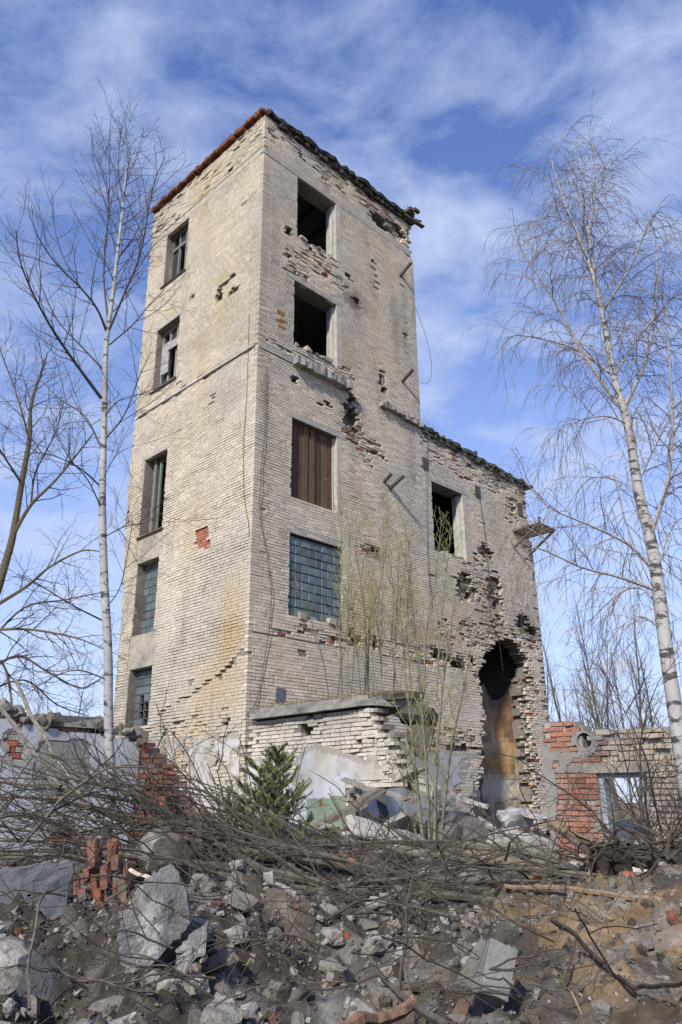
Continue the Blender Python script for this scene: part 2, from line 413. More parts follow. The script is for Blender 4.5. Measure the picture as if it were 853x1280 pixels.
    cu, cz = np.meshgrid((us[1:] + us[:-1]) / 2, (zs[1:] + zs[:-1]) / 2, indexing='ij')
    st = state(cu, cz)
    dep = np.choose(np.clip(st, 0, 4), [0.024 + d0, 0.075, 0.20, 0.36, 9.0]) + 0.03 * vn(cu * 3, cz * 4, 91) * (st >= 1)
    if recess is not None: dep = dep + recess(cu, cz)
    if core_extra is not None: dep = dep + core_extra(cu, cz)
    for (p, q, lo, hi) in openings: dep[(cu > p) & (cu < q) & (cz > lo) & (cz < hi)] = 9
    V, Q, C = box_cells(us, zs, dep, T, F, core_col)
    mesh('wall_core', V, Q, M_MORTAR, parent, C)

def sheet(name, parent, F, U, Z, mask, d, mat, colf, cell=0.035, thick=0.03, jit=0.006):
    us = np.arange(U[0], U[1], cell); zs = np.arange(Z[0], Z[1], cell)
    cu, cz = np.meshgrid((us[1:] + us[:-1]) / 2, (zs[1:] + zs[:-1]) / 2, indexing='ij')
    dep = np.where(mask(cu, cz), d, 9.0)
    if not (dep < 9).any(): return None
    def G(u, z, dd):                                   # wobble so edges are not stepped squares
        return F(u + jit * 2.2 * (vn(u * 40, z * 40, 5) - .5) * 2, z + jit * 2.2 * (vn(u * 40 + 9, z * 40, 6) - .5) * 2, dd - 0.5 * jit * vn(u * 2.5, z * 2.5, 8))
    V, Q, C = box_cells(us, zs, dep, d + thick, G, colf)
    return mesh(name, V, Q, mat, parent, C)

def plaster(parent, F, U, Z, mask, thr_noise, d, colf, cell=.035):
    """grey undercoat reaching a little beyond the painted top coat"""
    under = lambda u, z: mask(u, z, -.055)
    sheet('undercoat', parent, F, U, Z, under, d + .010, M_PLASTER, lambda u, z: lerp(np.tile(np.array([.42, .395, .35]), (len(u), 1)), np.array([.33, .30, .26]), vn(u * 3, z * 3, 41, 3)), cell, .03, .004)
    return sheet('plaster', parent, F, U, Z, lambda u, z: mask(u, z, 0.0), d, M_PLASTER, colf, cell, .03, .004)
def blob_field(blobs, conv):
    """blobs: (px, py, half width m, half height m) on a face -> list in face units"""
    return [(*conv(b[0], b[1]), b[2], b[3]) for b in blobs]
def blob_val(B, u, z, seed, amp=0.55):
    n = (vn(u * 3.3, z * 4.5, seed, 3) - 0.5) * 2 * amp
    v = np.full(np.shape(u), -9.0)
    for (bu, bz, ru, rz) in B:
        v = np.maximum(v, 1 - np.sqrt(((u - bu) / ru) ** 2 + ((z - bz) / rz) ** 2))
    return v + n * np.clip(v + 1.2, 0, 1)
def in_poly(u, z, P):
    u = np.asarray(u); z = np.asarray(z); ins = np.zeros(u.shape, bool); n = len(P)
    for i in range(n):
        (x0, y0), (x1, y1) = P[i], P[(i + 1) % n]
        cnd = ((y0 > z) != (y1 > z)) & (u < (x1 - x0) * (z - y0) / (y1 - y0 + 1e-12) + x0)
        ins ^= cnd
    return ins
def poly_dist(u, z, P):
    u = np.asarray(u, float); z = np.asarray(z, float); best = np.full(u.shape, 1e9)
    for i in range(len(P)):
        a = np.array(P[i]); b_ = np.array(P[(i + 1) % len(P)]); e = b_ - a; L2 = e @ e + 1e-12
        t = np.clip(((u - a[0]) * e[0] + (z - a[1]) * e[1]) / L2, 0, 1)
        best = np.minimum(best, np.hypot(u - a[0] - t * e[0], z - a[1] - t * e[1]))
    return best

WHITE = np.array([0.56, 0.505, 0.425]); RED = np.array([0.34, 0.125, 0.07]); OCHRE = np.array([0.47, 0.34, 0.18]); DARK_BROWN = np.array([0.10, 0.085, 0.07]); GREY = np.array([0.40, 0.385, 0.36])
def lerp(a, b_, f):
    f = np.asarray(f)[..., None]; return a * (1 - f) + b_ * f

# ------------------------------------------------------------------ terrain
def ground_h(x, y):
    x = np.asarray(x, float); y = np.asarray(y, float)
    far = smooth(7.0, 10.5, y)
    h = 0.05 + 0.66 * smooth(0.3, 4.0, y)
    crest = np.exp(-((y - 6.3) / 1.25) ** 2)
    h = h + crest * (0.20 * smooth(0.7, 1.6, x) + 0.22 * smooth(-0.35, -0.8, x) * smooth(-2.3, -1.4, x) + 0.06)
    h = h - 0.62 * np.exp(-((x + 1.62) / 0.42) ** 2 - ((y - 4.9) / 1.1) ** 2)          # hollow in the dark soil
    h = h - 0.30 * np.exp(-((x + 0.2) / 0.5) ** 2 - ((y - 4.3) / 0.9) ** 2)
    h = h - 0.35 * np.exp(-((x - 0.25) / 0.55) ** 2 - ((y - 5.2) / 1.0) ** 2)
    h = h - 0.12 * np.exp(-((y - 8.6) / 1.2) ** 2)
    h = h + 0.45 * np.exp(-((x - 1.6) / 3.2) ** 2 - ((y - 14.5) / 2.6) ** 2)             # collapsed annex
    h = h + 0.25 * np.exp(-((x + 4.2) / 1.5) ** 2 - ((y - 9.6) / 1.0) ** 2)
    h = h - 0.26 * np.exp(-((x - 3.9) / 1.5) ** 2 - ((y - 9.4) / 1.7) ** 2)
    near = smooth(45, 20, np.hypot(x, y - 8))
    n = (vn(x * 0.8, y * 0.8, 3, 4) - 0.5) * 0.42 + (vn(x * 2.9, y * 2.9, 13, 4) - 0.5) * 0.36 + np.abs(vn(x * 6.1, y * 6.1, 23, 3) - 0.5) * 0.24 * smooth(1.4, .4, x) + np.abs(vn(x * 6.1, y * 6.1, 23, 3) - 0.5) * 0.10 + np.maximum(vn(x * 13, y * 13, 27, 2) - 0.52, 0) * 0.22
    far_h = (vn(x * 0.03, y * 0.03, 44, 3) - 0.5) * 3.0 * smooth(40, 160, np.hypot(x, y))
    return h + n * (0.25 + 0.75 * near) * smooth(0.5, 3.0, np.hypot(x, y)) + far_h
def ground_col(x, y):
    n = vn(x * 0.9, y * 0.9, 61, 4); n2 = vn(x * 2.7, y * 2.7, 71, 4); n3 = vn(x * 9, y * 9, 81, 2)
    c = lerp(np.array([0.05, 0.042, 0.034]), np.array([0.115, 0.096, 0.076]), smooth(0.35, 0.65, n2))  # dark soil tones also stand in for shade over the foreground
    c = lerp(c, np.array([0.165, 0.152, 0.135]), smooth(0.5, 0.66, n) * 0.7)
    sand = smooth(0.52, 0.62, vn(x * 1.15 + 2.2, y * 1.0, 19, 3)) * smooth(0.6, 1.6, x) * smooth(7.5, 6.0, y)
    c = lerp(c, np.array([0.235, 0.160, 0.085]), sand * 0.75); c = lerp(c, np.array([.19, .18, .165]), smooth(.54, .66, vn(x * 4.3, y * 4.3, 93, 3)) * .6); c = lerp(c, np.array([.05, .043, .036]), smooth(.56, .68, vn(x * 3.1 + 7, y * 3.1, 97, 3)) * .7)
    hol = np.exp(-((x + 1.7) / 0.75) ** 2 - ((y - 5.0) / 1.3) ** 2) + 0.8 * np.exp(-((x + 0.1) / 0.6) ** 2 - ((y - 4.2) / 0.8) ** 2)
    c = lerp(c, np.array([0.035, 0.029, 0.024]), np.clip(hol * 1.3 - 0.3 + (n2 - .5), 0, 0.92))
    fa = smooth(20, 40, np.hypot(x, y - 6))
    c = lerp(c, np.array([0.20, 0.17, 0.10]), fa * 0.8)
    return c * (0.75 + 0.5 * n3)[..., None]
def stretch_lines(lo, hi, dense_lo, dense_hi, step, far):
    mid = np.arange(dense_lo, dense_hi, step); out = []
    a, b_ = dense_lo, dense_hi; s = step
    left = []; right = []
    s = step
    while a > lo: s *= 1.12; a -= s; left.append(a)
    s = step
    while b_ < hi: s *= 1.06; right.append(b_); b_ += s
    return np.array(left[::-1] + list(mid) + right + [hi])
gx = stretch_lines(-700, 700, -4.5, 4.5, 0.042, 0); gy = stretch_lines(-300, 1200, 2.4, 8.2, 0.042, 0)
GX, GY = np.meshgrid(gx, gy, indexing='ij'); GZ = ground_h(GX, GY)
ny = len(gy); ii, jj = np.meshgrid(np.arange(len(gx) - 1), np.arange(ny - 1), indexing='ij')
GQ = np.stack([ii * ny + jj, (ii + 1) * ny + jj, (ii + 1) * ny + jj + 1, ii * ny + jj + 1], -1).reshape(-1, 4)
cx = (GX[:-1, :-1] + GX[1:, 1:]) / 2; cy = (GY[:-1, :-1] + GY[1:, 1:]) / 2
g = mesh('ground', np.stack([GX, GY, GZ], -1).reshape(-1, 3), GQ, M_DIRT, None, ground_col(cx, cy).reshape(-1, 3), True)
tag(g, 'rubble strewn sandy ground with dark soil hollows', 'ground', kind='structure')

# ------------------------------------------------------------------ tower
tower = empty('tower_building', (CORNER[0], CORNER[1], EYE - ZB), ROTZ, 'tall derelict pale brick tower with lower wing, empty windows and crumbled masonry', 'building')
F_R = lambda u, z, d: np.stack([u, d, z + ZB], -1)
F_L = lambda u, z, d: np.stack([d, u, z + ZB], -1)
def W_R(u, z, d): return CORNER + np.outer(u, DR) + np.outer(d, DL) + np.outer(z + EYE, [0, 0, 1])
def W_L(u, z, d): return CORNER + np.outer(u, DL) + np.outer(d, DR) + np.outer(z + EYE, [0, 0, 1])
TW, LW, WL, TOP = 6.4, 5.75, 12.2, 18.42
WING_TOP = lambda u: 10.72 - 0.055 * (u - TW)
R_OPEN = [(1.27, 2.95, 14.85, 16.9), (1.2, 2.95, 11.33, 13.33), (1.18, 2.92, 7.0, 9.17), (1.16, 2.9, 4.1, 6.1), (6.75, 8.45, 6.85, 9.05)]
L_OPEN = [(3.56, 4.75, 14.97, 16.95), (3.67, 4.86, 11.36, 13.45), (3.8, 4.93, 6.9, 9.22), (3.82, 4.86, 4.16, 6.12), (3.75, 4.83, 1.84, 3.27)]
HOLE = [pxR(*p) for p in [(604, 826), (612, 812), (624, 800), (640, 798), (652, 810), (663, 832), (660, 842), (656, 860), (658, 890), (661, 920), (665, 960), (668, 1000), (670, 1060), (590, 1060), (592, 1008), (597, 985), (604, 960), (604, 935), (607, 890), (604, 868), (600, 845)]]
R_DEEP = blob_field([(361, 290, .16, .2), (446, 376, .22, .18), (436, 346, .16, .14), (443, 520, .28, .42), (440, 500, .2, .2), (468, 564, .22, .16), (477, 572, .14, .12), (476, 274, .45, .22), (576, 727, .22, .4), (590, 742, .3, .2), (625, 756, .25, .35), (655, 776, .3, .28), (668, 791, .2, .2), (532, 580, .12, .25), (597, 615, .14, .2), (450, 800, .22, .14), (548, 816, .4, .12), (575, 830, .4, .14), (592, 826, .3, .16), (470, 805, .2, .2), (378, 815, .07, .16), (503, 352, .07, .35), (508, 425, .07, .3), (467, 330, .08, .3), (478, 475, .09, .5), (640, 630, .16, .35), (572, 690, .2, .2)], pxR)
R_LEAF = blob_field([(438, 515, .4, .6), (478, 278, .6, .32), (497, 292, .5, .6), (582, 735, .7, .6), (607, 690, .45, .35), (618, 740, .55, .9), (655, 780, .6, .45), (467, 686, .35, .12), (560, 822, 1.3, .16), (445, 803, .6, .12), (655, 850, .55, .4), (660, 900, .3, .9), (663, 955, .25, .8), (575, 935, 1.2, .14), (470, 350, .12, .5), (478, 480, .16, .6), (440, 790, .12, .3), (360, 320, .12, .4), (370, 475, .25, .16), (412, 505, .3, .14)], pxR)
R_ROUGH = blob_field([(395, 328, 1.0, .55), (425, 355, .55, .4), (375, 340, .5, .35), (385, 452, 1.5, .25), (430, 470, .6, .4), (460, 560, .8, .55), (440, 530, .6, .8), (490, 285, .9, .7), (510, 300, .5, .9), (600, 730, 1.2, 1.0), (590, 790, 1.0, .6), (545, 820, 2.6, .32), (430, 800, .9, .22), (655, 790, .9, .8), (660, 870, .8, 1.2), (664, 960, .6, 1.6), (620, 785, 1.0, .5), (560, 925, 1.6, .35), (540, 980, 1.4, .7), (625, 600, 1.0, .35), (640, 640, .5, .7), (460, 690, .5, .2), (560, 790, .8, .4), (395, 790, .8, .14), (350, 790, .5, .1)], pxR)
def roof_line(u, z):
    return np.where(u < TW, TOP + 0.02 - 0.12 * vn(u * 2.5, 0 * u, 31, 2), WING_TOP(u) - 0.2 * vn(u * 2.1, 0 * u, 37, 3))
def state_R(u, z):
    u = np.asarray(u, float); z = np.asarray(z, float); s = np.zeros(u.shape, int)
    s[blob_val(R_ROUGH, u, z, 101) > 0.24] = 1
    hd = poly_dist(u, z, HOLE); s[(hd < 0.08 + 0.16 * vn(u * 3, z * 4, 7))] = 1
    s[(vn(u * 6.1, z * 9.3, 55, 2) > 0.89)] = 1
    s[(z > roof_line(u, z) - 0.5 - 0.7 * vn(u * 1.6, z * 0, 77, 2)) & (vn(u * 4, z * 6, 78, 2) > 0.42)] = 1
    s[blob_val(R_LEAF, u, z, 103) > 0.30] = 2
    s[blob_val(R_DEEP, u, z, 107, 0.4) > 0.20] = 3
    s[in_poly(u + 0.10 * (vn(u * 9, z * 13, 9) - .5), z + 0.06 * (vn(u * 9, z * 13, 10) - .5), HOLE)] = 4
    s[z > roof_line(u, z)] = 4
    s[(u > WL - 0.30 * vn(z * 2.2, z * 0, 12, 2)) & (z > 8.4)] = 4
    s[(u > TW - .2 * vn(z * 5, z * 0, 14, 2)) & (z > 17.2)] = 4
    s[(u > TW) & (z > 10.85)] = 4
    return s
L_DEEP = blob_field([(283, 352, .42, .10), (290, 346, .25, .10), (273, 366, .16, .22), (270, 380, .06, .18), (287, 214, .10, .16), (238, 856, .12, .12), (282, 905, .2, .07), (313, 809, .12, .07), (305, 812, .12, .06), (298, 818, .12, .06), (264, 517, .05, .05)], pxL)
L_LEAF = blob_field([(292, 362, .25, .16), (276, 370, .2, .3), (265, 500, .10, .16), (263, 527, .10, .10), (240, 372, .10, .12)], pxL)
L_RED = [pxL(*p) for p in [(244, 664), (261, 657), (262, 681), (259, 686), (244, 688)]]
CRACK = [pxL(*p) for p in [(315, 807), (303, 815), (296, 822), (285, 831), (272, 842), (258, 851), (240, 866), (215, 881), (196, 893)]]
def crack_dist(u, z):
    best = np.full(np.shape(u), 9.0)
    for a, b_ in zip(CRACK[:-1], CRACK[1:]):
        a = np.array(a); b_ = np.array(b_); e = b_ - a; t = np.clip(((u - a[0]) * e[0] + (z - a[1]) * e[1]) / (e @ e), 0, 1)
        best = np.minimum(best, np.hypot((u - a[0] - t * e[0]) * 0.35, z - a[1] - t * e[1]))
    return best
L_EDGE = lambda z: LW - 0.32 * smooth(9, 3, z) - 0.03 * vn(z * 3, z * 0, 15, 2)
_CU = np.array([p[0] for p in CRACK]); _CZ = np.array([p[1] for p in CRACK])
def crack_slit(cu, ztop):
    cz = np.interp(cu, _CU, _CZ, left=-99, right=-99)
    return np.where(np.abs(cz - ztop) < .042, .026 + .034 * smooth(2.4, .3, cu) + .008 * vn(cu * 9, ztop, 3), 0.0)
red_recess = lambda u, z: np.where(in_poly(u, z, L_RED), .045, 0.0)
def state_L(u, z):
    u = np.asarray(u, float); z = np.asarray(z, float); s = np.zeros(u.shape, int)
    s[(vn(u * 5.1, z * 8.3, 155, 2) > 0.90)] = 1
    s[(z > 17.2) & (vn(u * 4, z * 6, 178, 2) > 0.58)] = 1
    s[(np.abs(z - 10.8) < 0.10) & (vn(u * 3, z * 2, 179, 2) > 0.45)] = 1
    s[(z < 1.75 + 0.3 * vn(u * 2, z, 183, 2)) & (vn(u * 2.5, z * 3, 180, 3) > 0.5)] = 1
    s[blob_val(L_LEAF, u, z, 203) > 0.25] = 2
    s[blob_val(L_DEEP, u, z, 207, 0.35) > 0.2] = 3
    s[(crack_dist(u, z) < 0.02) & (u < .55)] = 3
    s[z > TOP - 0.05] = 4
    s[u > L_EDGE(z)] = 4
    return s
def col_R(u, z, st, leaf, r):
    n = len(u); c = np.tile(WHITE * np.array([1.08, 1.03, 0.97]), (n, 1)) * r.normal(1, 0.085, (n, 1))
    c = lerp(c, GREY, smooth(0.42, 0.72, vn(u * 0.9, z * 0.35, 301, 4)) * 0.45)
    c = lerp(c, OCHRE, smooth(0.60, 0.82, vn(u * 1.3, z * 0.5, 311, 4)) * 0.40)
    brown = np.clip(blob_val(blob_field([(600, 760, 1.4, 1.3), (550, 800, 1.6, .5), (580, 770, 1.0, 1.0)], pxR), u, z, 5) + .3, 0, 1)
    c = lerp(c, np.array([0.42, 0.33, 0.24]), brown * 0.55)
    soot = np.clip(blob_val(blob_field([(655, 778, .7, .55), (668, 792, .4, .3), (445, 378, .6, .4), (440, 525, .6, .7), (468, 690, .5, .25), (480, 275, .8, .4), (655, 845, .6, .4)], pxR), u, z, 6) + .15, 0, 1)
    c = lerp(c, DARK_BROWN, soot * 0.8); drip = smooth(.55, .8, vn(u * 3.2, z * .22, 331, 3)) * smooth(.3, .6, vn(u * .6, z * .3, 333, 2)); c = lerp(c, np.array([.20, .17, .13]), drip * .45)
    top = smooth(0.65, 0.05, roof_line(u, z) - z) * smooth(0.35, 0.6, vn(u * 3, z * 4, 321, 3))
    c = lerp(c, DARK_BROWN * 1.3, top * 0.8)  # patchy darkening of the bricks towards the roof edge
    strk = 0.0
    for q in ((467, 350), (478, 490), (503, 350), (507, 430), (487, 640), (480, 640), (352, 400), (363, 330)):
        bu, bz = pxR(*q); strk = np.maximum(strk, np.exp(-((u - bu) / .13) ** 2) * smooth(bz + 1.0, bz + .4, z) * smooth(bz - 2.0, bz - .2, z))
    c = lerp(c, np.array([0.24, 0.20, 0.15]), strk * 0.7 * vn(u * 7, z * 3, 9, 2))
    if leaf == 2 or True:
        redm = (leaf == 2) & (r.random(n) < np.where(u < 3.6, .35, .10)) | (st == 1) & (r.random(n) < 0.05)
        c[redm] = RED * r.normal(1, 0.15, (redm.sum(), 1)) * 0.9
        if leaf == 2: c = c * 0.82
    ru = (np.hypot(u - pxR(352, 398)[0], (z - pxR(352, 398)[1]) / 3) < .11); c[ru] = np.array([0.33, 0.17, 0.07])
    return c
def col_L(u, z, st, leaf, r):
    n = len(u); c = np.tile(WHITE * np.array([1.06, 1.03, 0.97]), (n, 1)) * r.normal(1, 0.075, (n, 1))
    c = lerp(c, GREY * 1.05, smooth(0.48, 0.75, vn(u * 0.8, z * 0.4, 401, 4)) * 0.45)
    c = lerp(c, OCHRE * 1.1, smooth(0.56, 0.80, vn(u * 1.2, z * 0.45, 411, 4)) * 0.45)
    for q, wu, wz, s in (((285, 800), .45, 1.3, .75), ((272, 860), .9, .8, .35), ((318, 640), .10, 1.6, .6), ((300, 770), .5, .8, .3)):
        bu, bz = pxL(*q); c = lerp(c, OCHRE, s * np.exp(-((u - bu) / wu) ** 2 - ((z - bz) / wz) ** 2) * (0.5 + vn(u * 4, z * 2, 8, 2)))
    pale = np.exp(-((u - pxL(215, 770)[0]) / .7) ** 2 - ((z - pxL(215, 770)[1]) / .8) ** 2); c = lerp(c, np.array([.66, .62, .54]), pale * .5)
    m = in_poly(u, z, L_RED); c[m] = RED * 1.05 * r.normal(1, 0.13, (m.sum(), 1)) + .02
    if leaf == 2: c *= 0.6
    return c
def core_R(u, z):
    v = vn(u * 1.4, z * 1.1, 501, 3)[:, None]; return np.array([0.21, 0.19, 0.165]) * (0.55 + 0.9 * v)
def core_L(u, z):
    v = vn(u * 1.1, z * 1.4, 511, 3)[:, None]; c = np.array([0.27, 0.24, 0.20]) * (0.4 + 1.0 * v); c[crack_dist(u, z) < .07] = (.05, .042, .035); return c  # cells along the crack painted near black as the shade inside it
gap_R = lambda u, z: 0.005 + 0.007 * smooth(0.3, 0.7, vn(u * 0.7, z * 0.9, 601, 3)) + .005 * smooth(8, 14, z)
gap_L = lambda u, z: 0.005 + 0.010 * smooth(0.38, 0.72, vn(u * 0.5, z * 1.6, 611, 3)) + .005 * smooth(8, 14, z)
BANDS = [(16.93, 17.17), (10.74, 10.90)]
R_CUT = R_OPEN + [(TW, WL - 0.02, 10.85, 18.49), (0.02, TW, 16.93, 17.17), (0.02, 3.2, 10.72, 10.92)]
L_CUT = L_OPEN + [(0.02, LW - 0.02, 16.98, 17.18), (3.72, 4.97, 6.10, 6.9), (3.7, 4.95, 3.25, 4.16)]
slit_R = lambda u, zt: np.where((np.abs(zt - 3.61) < .0375) & (u < 3.05) & (u > .02), .022 + .022 * vn(u * 4, zt * 0, 9, 2), 0.0) + np.where((np.abs(zt - 3.61) < .0375) & (u > 4.2) & (vn(u * 2, zt * 0, 8, 2) > .5), .03, 0.0)
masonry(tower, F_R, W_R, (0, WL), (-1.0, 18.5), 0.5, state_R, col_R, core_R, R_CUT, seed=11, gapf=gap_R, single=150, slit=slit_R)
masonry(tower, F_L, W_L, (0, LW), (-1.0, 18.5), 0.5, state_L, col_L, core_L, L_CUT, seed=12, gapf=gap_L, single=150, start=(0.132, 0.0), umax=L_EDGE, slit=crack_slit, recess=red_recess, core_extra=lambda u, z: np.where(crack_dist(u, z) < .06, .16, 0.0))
CGREY = np.array([0.37, 0.35, 0.315])
def cbox(name, lo, hi, col=CGREY, mat=None, parent=tower, jit=0.006):
    b_ = Bag(); b_.box((lo[0], lo[1], lo[2] + ZB), (hi[0], hi[1], hi[2] + ZB), col, jit); return b_.build(name, mat or M_CONC, parent)
# concrete ring beams, floor edge, lintels
cbox('concrete_band', (0.014, -0.006, 16.94), (TW - 0.12, 0.44, 17.16), CGREY * np.array([1.08, 1.04, .98]))
cbox('concrete_band', (-0.006, 0.02, 16.99), (0.40, LW - .12, 17.17), CGREY * np.array([1.25, 1.18, 1.06]))
cbox('floor_edge', (0.03, -0.012, 10.735), (1.15, 0.4, 10.905), CGREY * 0.95, jit=0.012)
cbox('floor_edge', (-0.05, 0.1, 10.78), (0.05, 2.3, 10.86), CGREY * 1.1, jit=.012); cbox('floor_edge', (-0.03, 2.34, 10.77), (0.05, 5.5, 10.84), CGREY, jit=.012)
for (u0, u1, z) in ((1.0, 3.1, 9.17), (1.05, 3.05, 13.33), (1.0, 3.0, 6.1), (6.6, 8.6, 9.05)):
    cbox('lintel', (u0, -0.006, z + .004), (u1, 0.42, z + 0.17), CGREY * np.array([1.02, 1, .97]))
for (u0, u1, z) in ((3.6, 4.95, 13.45), (3.7, 5.0, 9.22)):
    cbox('lintel', (-0.006, u0, z + .004), (0.42, u1, z + 0.13), CGREY * 1.15)
cbox('infill_panel', (0.012, 3.73, 6.13), (0.4, 4.96, 6.89), CGREY * np.array([1.2, 1.15, 1.03]))
cbox('infill_panel', (0.014, 3.71, 3.29), (0.4, 4.94, 4.15), CGREY * np.array([1.15, 1.1, 1.0]))
# smooth concrete posts standing in the far jambs of the openings
for (u, z0, z1) in ((2.80, 14.86, 16.92), (2.80, 11.34, 13.32), (2.77, 7.02, 9.16), (8.28, 6.87, 9.04)):
    cbox('jamb_post', (u, -0.004, z0), (u + 0.19, 0.42, z1), CGREY * np.array([1.25, 1.22, 1.15]), jit=.004)
    b_ = Bag(); b_.box((u - 0.05, 0.12, z0 + ZB), (u - 0.002, 0.24, z1 + ZB - .01), np.array([0.45, 0.44, 0.42]) if u < 5 else np.array([0.42, 0.47, 0.41]), .004); b_.build('frame_board', M_WOOD, tower)
# back and side walls, floors and roofs close the rooms
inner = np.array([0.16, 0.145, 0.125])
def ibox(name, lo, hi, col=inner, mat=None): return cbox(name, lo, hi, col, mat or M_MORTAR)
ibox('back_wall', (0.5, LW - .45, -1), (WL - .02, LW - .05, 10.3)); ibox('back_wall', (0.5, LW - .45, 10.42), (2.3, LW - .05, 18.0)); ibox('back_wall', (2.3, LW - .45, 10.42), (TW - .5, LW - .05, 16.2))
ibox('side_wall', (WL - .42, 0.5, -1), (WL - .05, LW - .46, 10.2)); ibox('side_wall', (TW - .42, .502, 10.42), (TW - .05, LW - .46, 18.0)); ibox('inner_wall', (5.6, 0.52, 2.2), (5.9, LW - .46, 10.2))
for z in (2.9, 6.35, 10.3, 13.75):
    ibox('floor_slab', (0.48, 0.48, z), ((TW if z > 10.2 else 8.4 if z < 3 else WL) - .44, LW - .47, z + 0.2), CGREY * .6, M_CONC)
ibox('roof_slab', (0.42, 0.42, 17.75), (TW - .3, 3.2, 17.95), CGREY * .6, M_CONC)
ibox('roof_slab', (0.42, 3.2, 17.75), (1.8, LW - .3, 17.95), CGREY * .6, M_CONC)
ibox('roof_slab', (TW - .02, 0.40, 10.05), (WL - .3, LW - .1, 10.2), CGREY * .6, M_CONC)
ceil_b = Bag()
for i in range(7): ceil_b.bar((0.6 + i * .75, 0.5, 17.5 + ZB), (0.9 + i * .7, 5.2, 17.3 + ZB - .25 * (i % 3)), .1, .16, col=(0.06, 0.05, 0.04))
for i in range(5): ceil_b.bar((0.6 + i * .9, 3.3, 17.6 + ZB), (1.2 + i * .9, 5.3, 16.1 + ZB + .2 * (i % 2)), .07, .09, col=(0.07, 0.055, 0.045))
ceil_b.build('roof_timber', M_BEAM, tower)
# eaves: crumbling roof edge over the long face, red coping bricks over the window face
def crumbly(name, u0, u1, zf, d0, d1, th, colr, seed, step=0.16, parent=tower, mat=None):
    r = np.random.default_rng(seed); u = np.arange(u0, u1 + step, step); n = len(u)
    up = zf(u) + th + r.normal(0, .022, n) + .05 * vn(u * 2.2, u * 0, seed, 2); lo = zf(u) - r.uniform(0, .05, n)
    fr = d0 + r.uniform(-.03, .06, n)
    V = np.stack([np.stack([u, fr, lo + ZB], 1), np.stack([u, fr + r.normal(0, .02, n), up + ZB], 1), np.stack([u, fr * 0 + d1, up + .03 + ZB], 1), np.stack([u, fr * 0 + d1, lo + ZB], 1)], 1).reshape(-1, 3)
    i = np.arange(n - 1)[:, None] * 4; j = np.arange(4)[None]; Q = np.stack([i + j, i + (j + 1) % 4, i + 4 + (j + 1) % 4, i + 4 + j], -1).reshape(-1, 4)
    Q = np.vstack([Q, [[0, 1, 2, 3], [4 * n - 1, 4 * n - 2, 4 * n - 3, 4 * n - 4]]])
    return mesh(name, V, Q, mat or M_ROOF, parent, np.array(colr) * r.uniform(.7, 1.2, (len(Q), 1)))
crumbly('floor_edge', 1.17, 3.2, lambda u: 10.70 + .0 * u, -.21, .4, .17, CGREY * .9, 25, .12, mat=M_CONC)
crumbly('floor_edge', 4.5, 5.4, lambda u: 10.74 + 0 * u, -.17, .3, .12, CGREY * .75, 26, .1, mat=M_CONC)
crumbly('floor_edge', 5.42, 6.32, lambda u: 10.68 + 0 * u, -.14, .3, .11, CGREY * .7, 27, .1, mat=M_CONC)
crumbly('roof_edge', 0.12, 6.5, lambda u: 18.40 + 0 * u, -0.13, 0.6, 0.09, (0.045, 0.04, 0.035), 21)
crumbly('roof_edge', 0.5, 6.3, lambda u: 18.25 + 0 * u, -0.07, 0.5, 0.15, (0.065, 0.055, 0.045), 22, .11)
crumbly('roof_edge', 6.45, 12.35, lambda u: WING_TOP(u) - .02, -0.11, 0.6, 0.07, (0.07, 0.08, 0.065), 23)
crumbly('roof_edge', 6.42, 12.1, lambda u: WING_TOP(u) - .13, -0.05, 0.5, 0.11, (0.16, 0.14, 0.11), 24, .11)
rr = np.random.default_rng(5)
for k in range(2):
    y = 0.0 + 0.06 * k
    while y < LW + .05:
        ln = rr.uniform(.11, .13); h = .075
        if rr.random() > 0.06 * (1 + k):
            b_ = Bag(); z = 18.395 + k * .085 + rr.normal(0, .006); o_ = -0.10 - .03 * (1 - k) + rr.normal(0, .012)
            b_.box((o_, y, z + ZB), (o_ + .25, y + ln - .012, z + h + ZB), RED * rr.uniform(.3, .85) * np.array([.95, 1, 1.1]), .010); b_.build('coping_brick', M_BRICK, tower)
        y += ln
rb = Bag()
for i in range(160):
    y = rr.uniform(0, LW); s = rr.uniform(.03, .08)
    rb.box((-.08 + rr.uniform(0, .2), y, 18.55 + ZB), (-.02 + rr.uniform(0.05, .2), y + s, 18.565 + s + ZB), np.array([.12, .09, .07]) * rr.uniform(.5, 1.6), .015)
rb.build('coping_debris', M_ROOF, tower)['kind'] = 'stuff'
# toppled lump of bricks and broken roof board on the far roof corner
lump = Bag()
for i in range(14): 
    p = np.array([6.35 + rr.uniform(-.2, .2), -.05 + rr.uniform(-.15, .2), 18.56 + .07 * (i // 4)]); lump.box(p + [-.12, -.06, ZB], p + [.12, .06, ZB + .07], lerp(RED * .5, DARK_BROWN, rr.random()), .02)
lump.build('brick_lump', M_BRICK, tower)
bb = Bag(); bb.bar((5.9, -.1, 18.34 + ZB), (6.75, -.24, 18.26 + ZB), .14, .04, col=(.12, .1, .085)); bb.bar((5.9, .05, 18.4 + ZB), (6.7, -.2, 18.5 + ZB), .05, .05, col=(.1, .08, .06)); bb.build('roof_board', M_BEAM, tower)

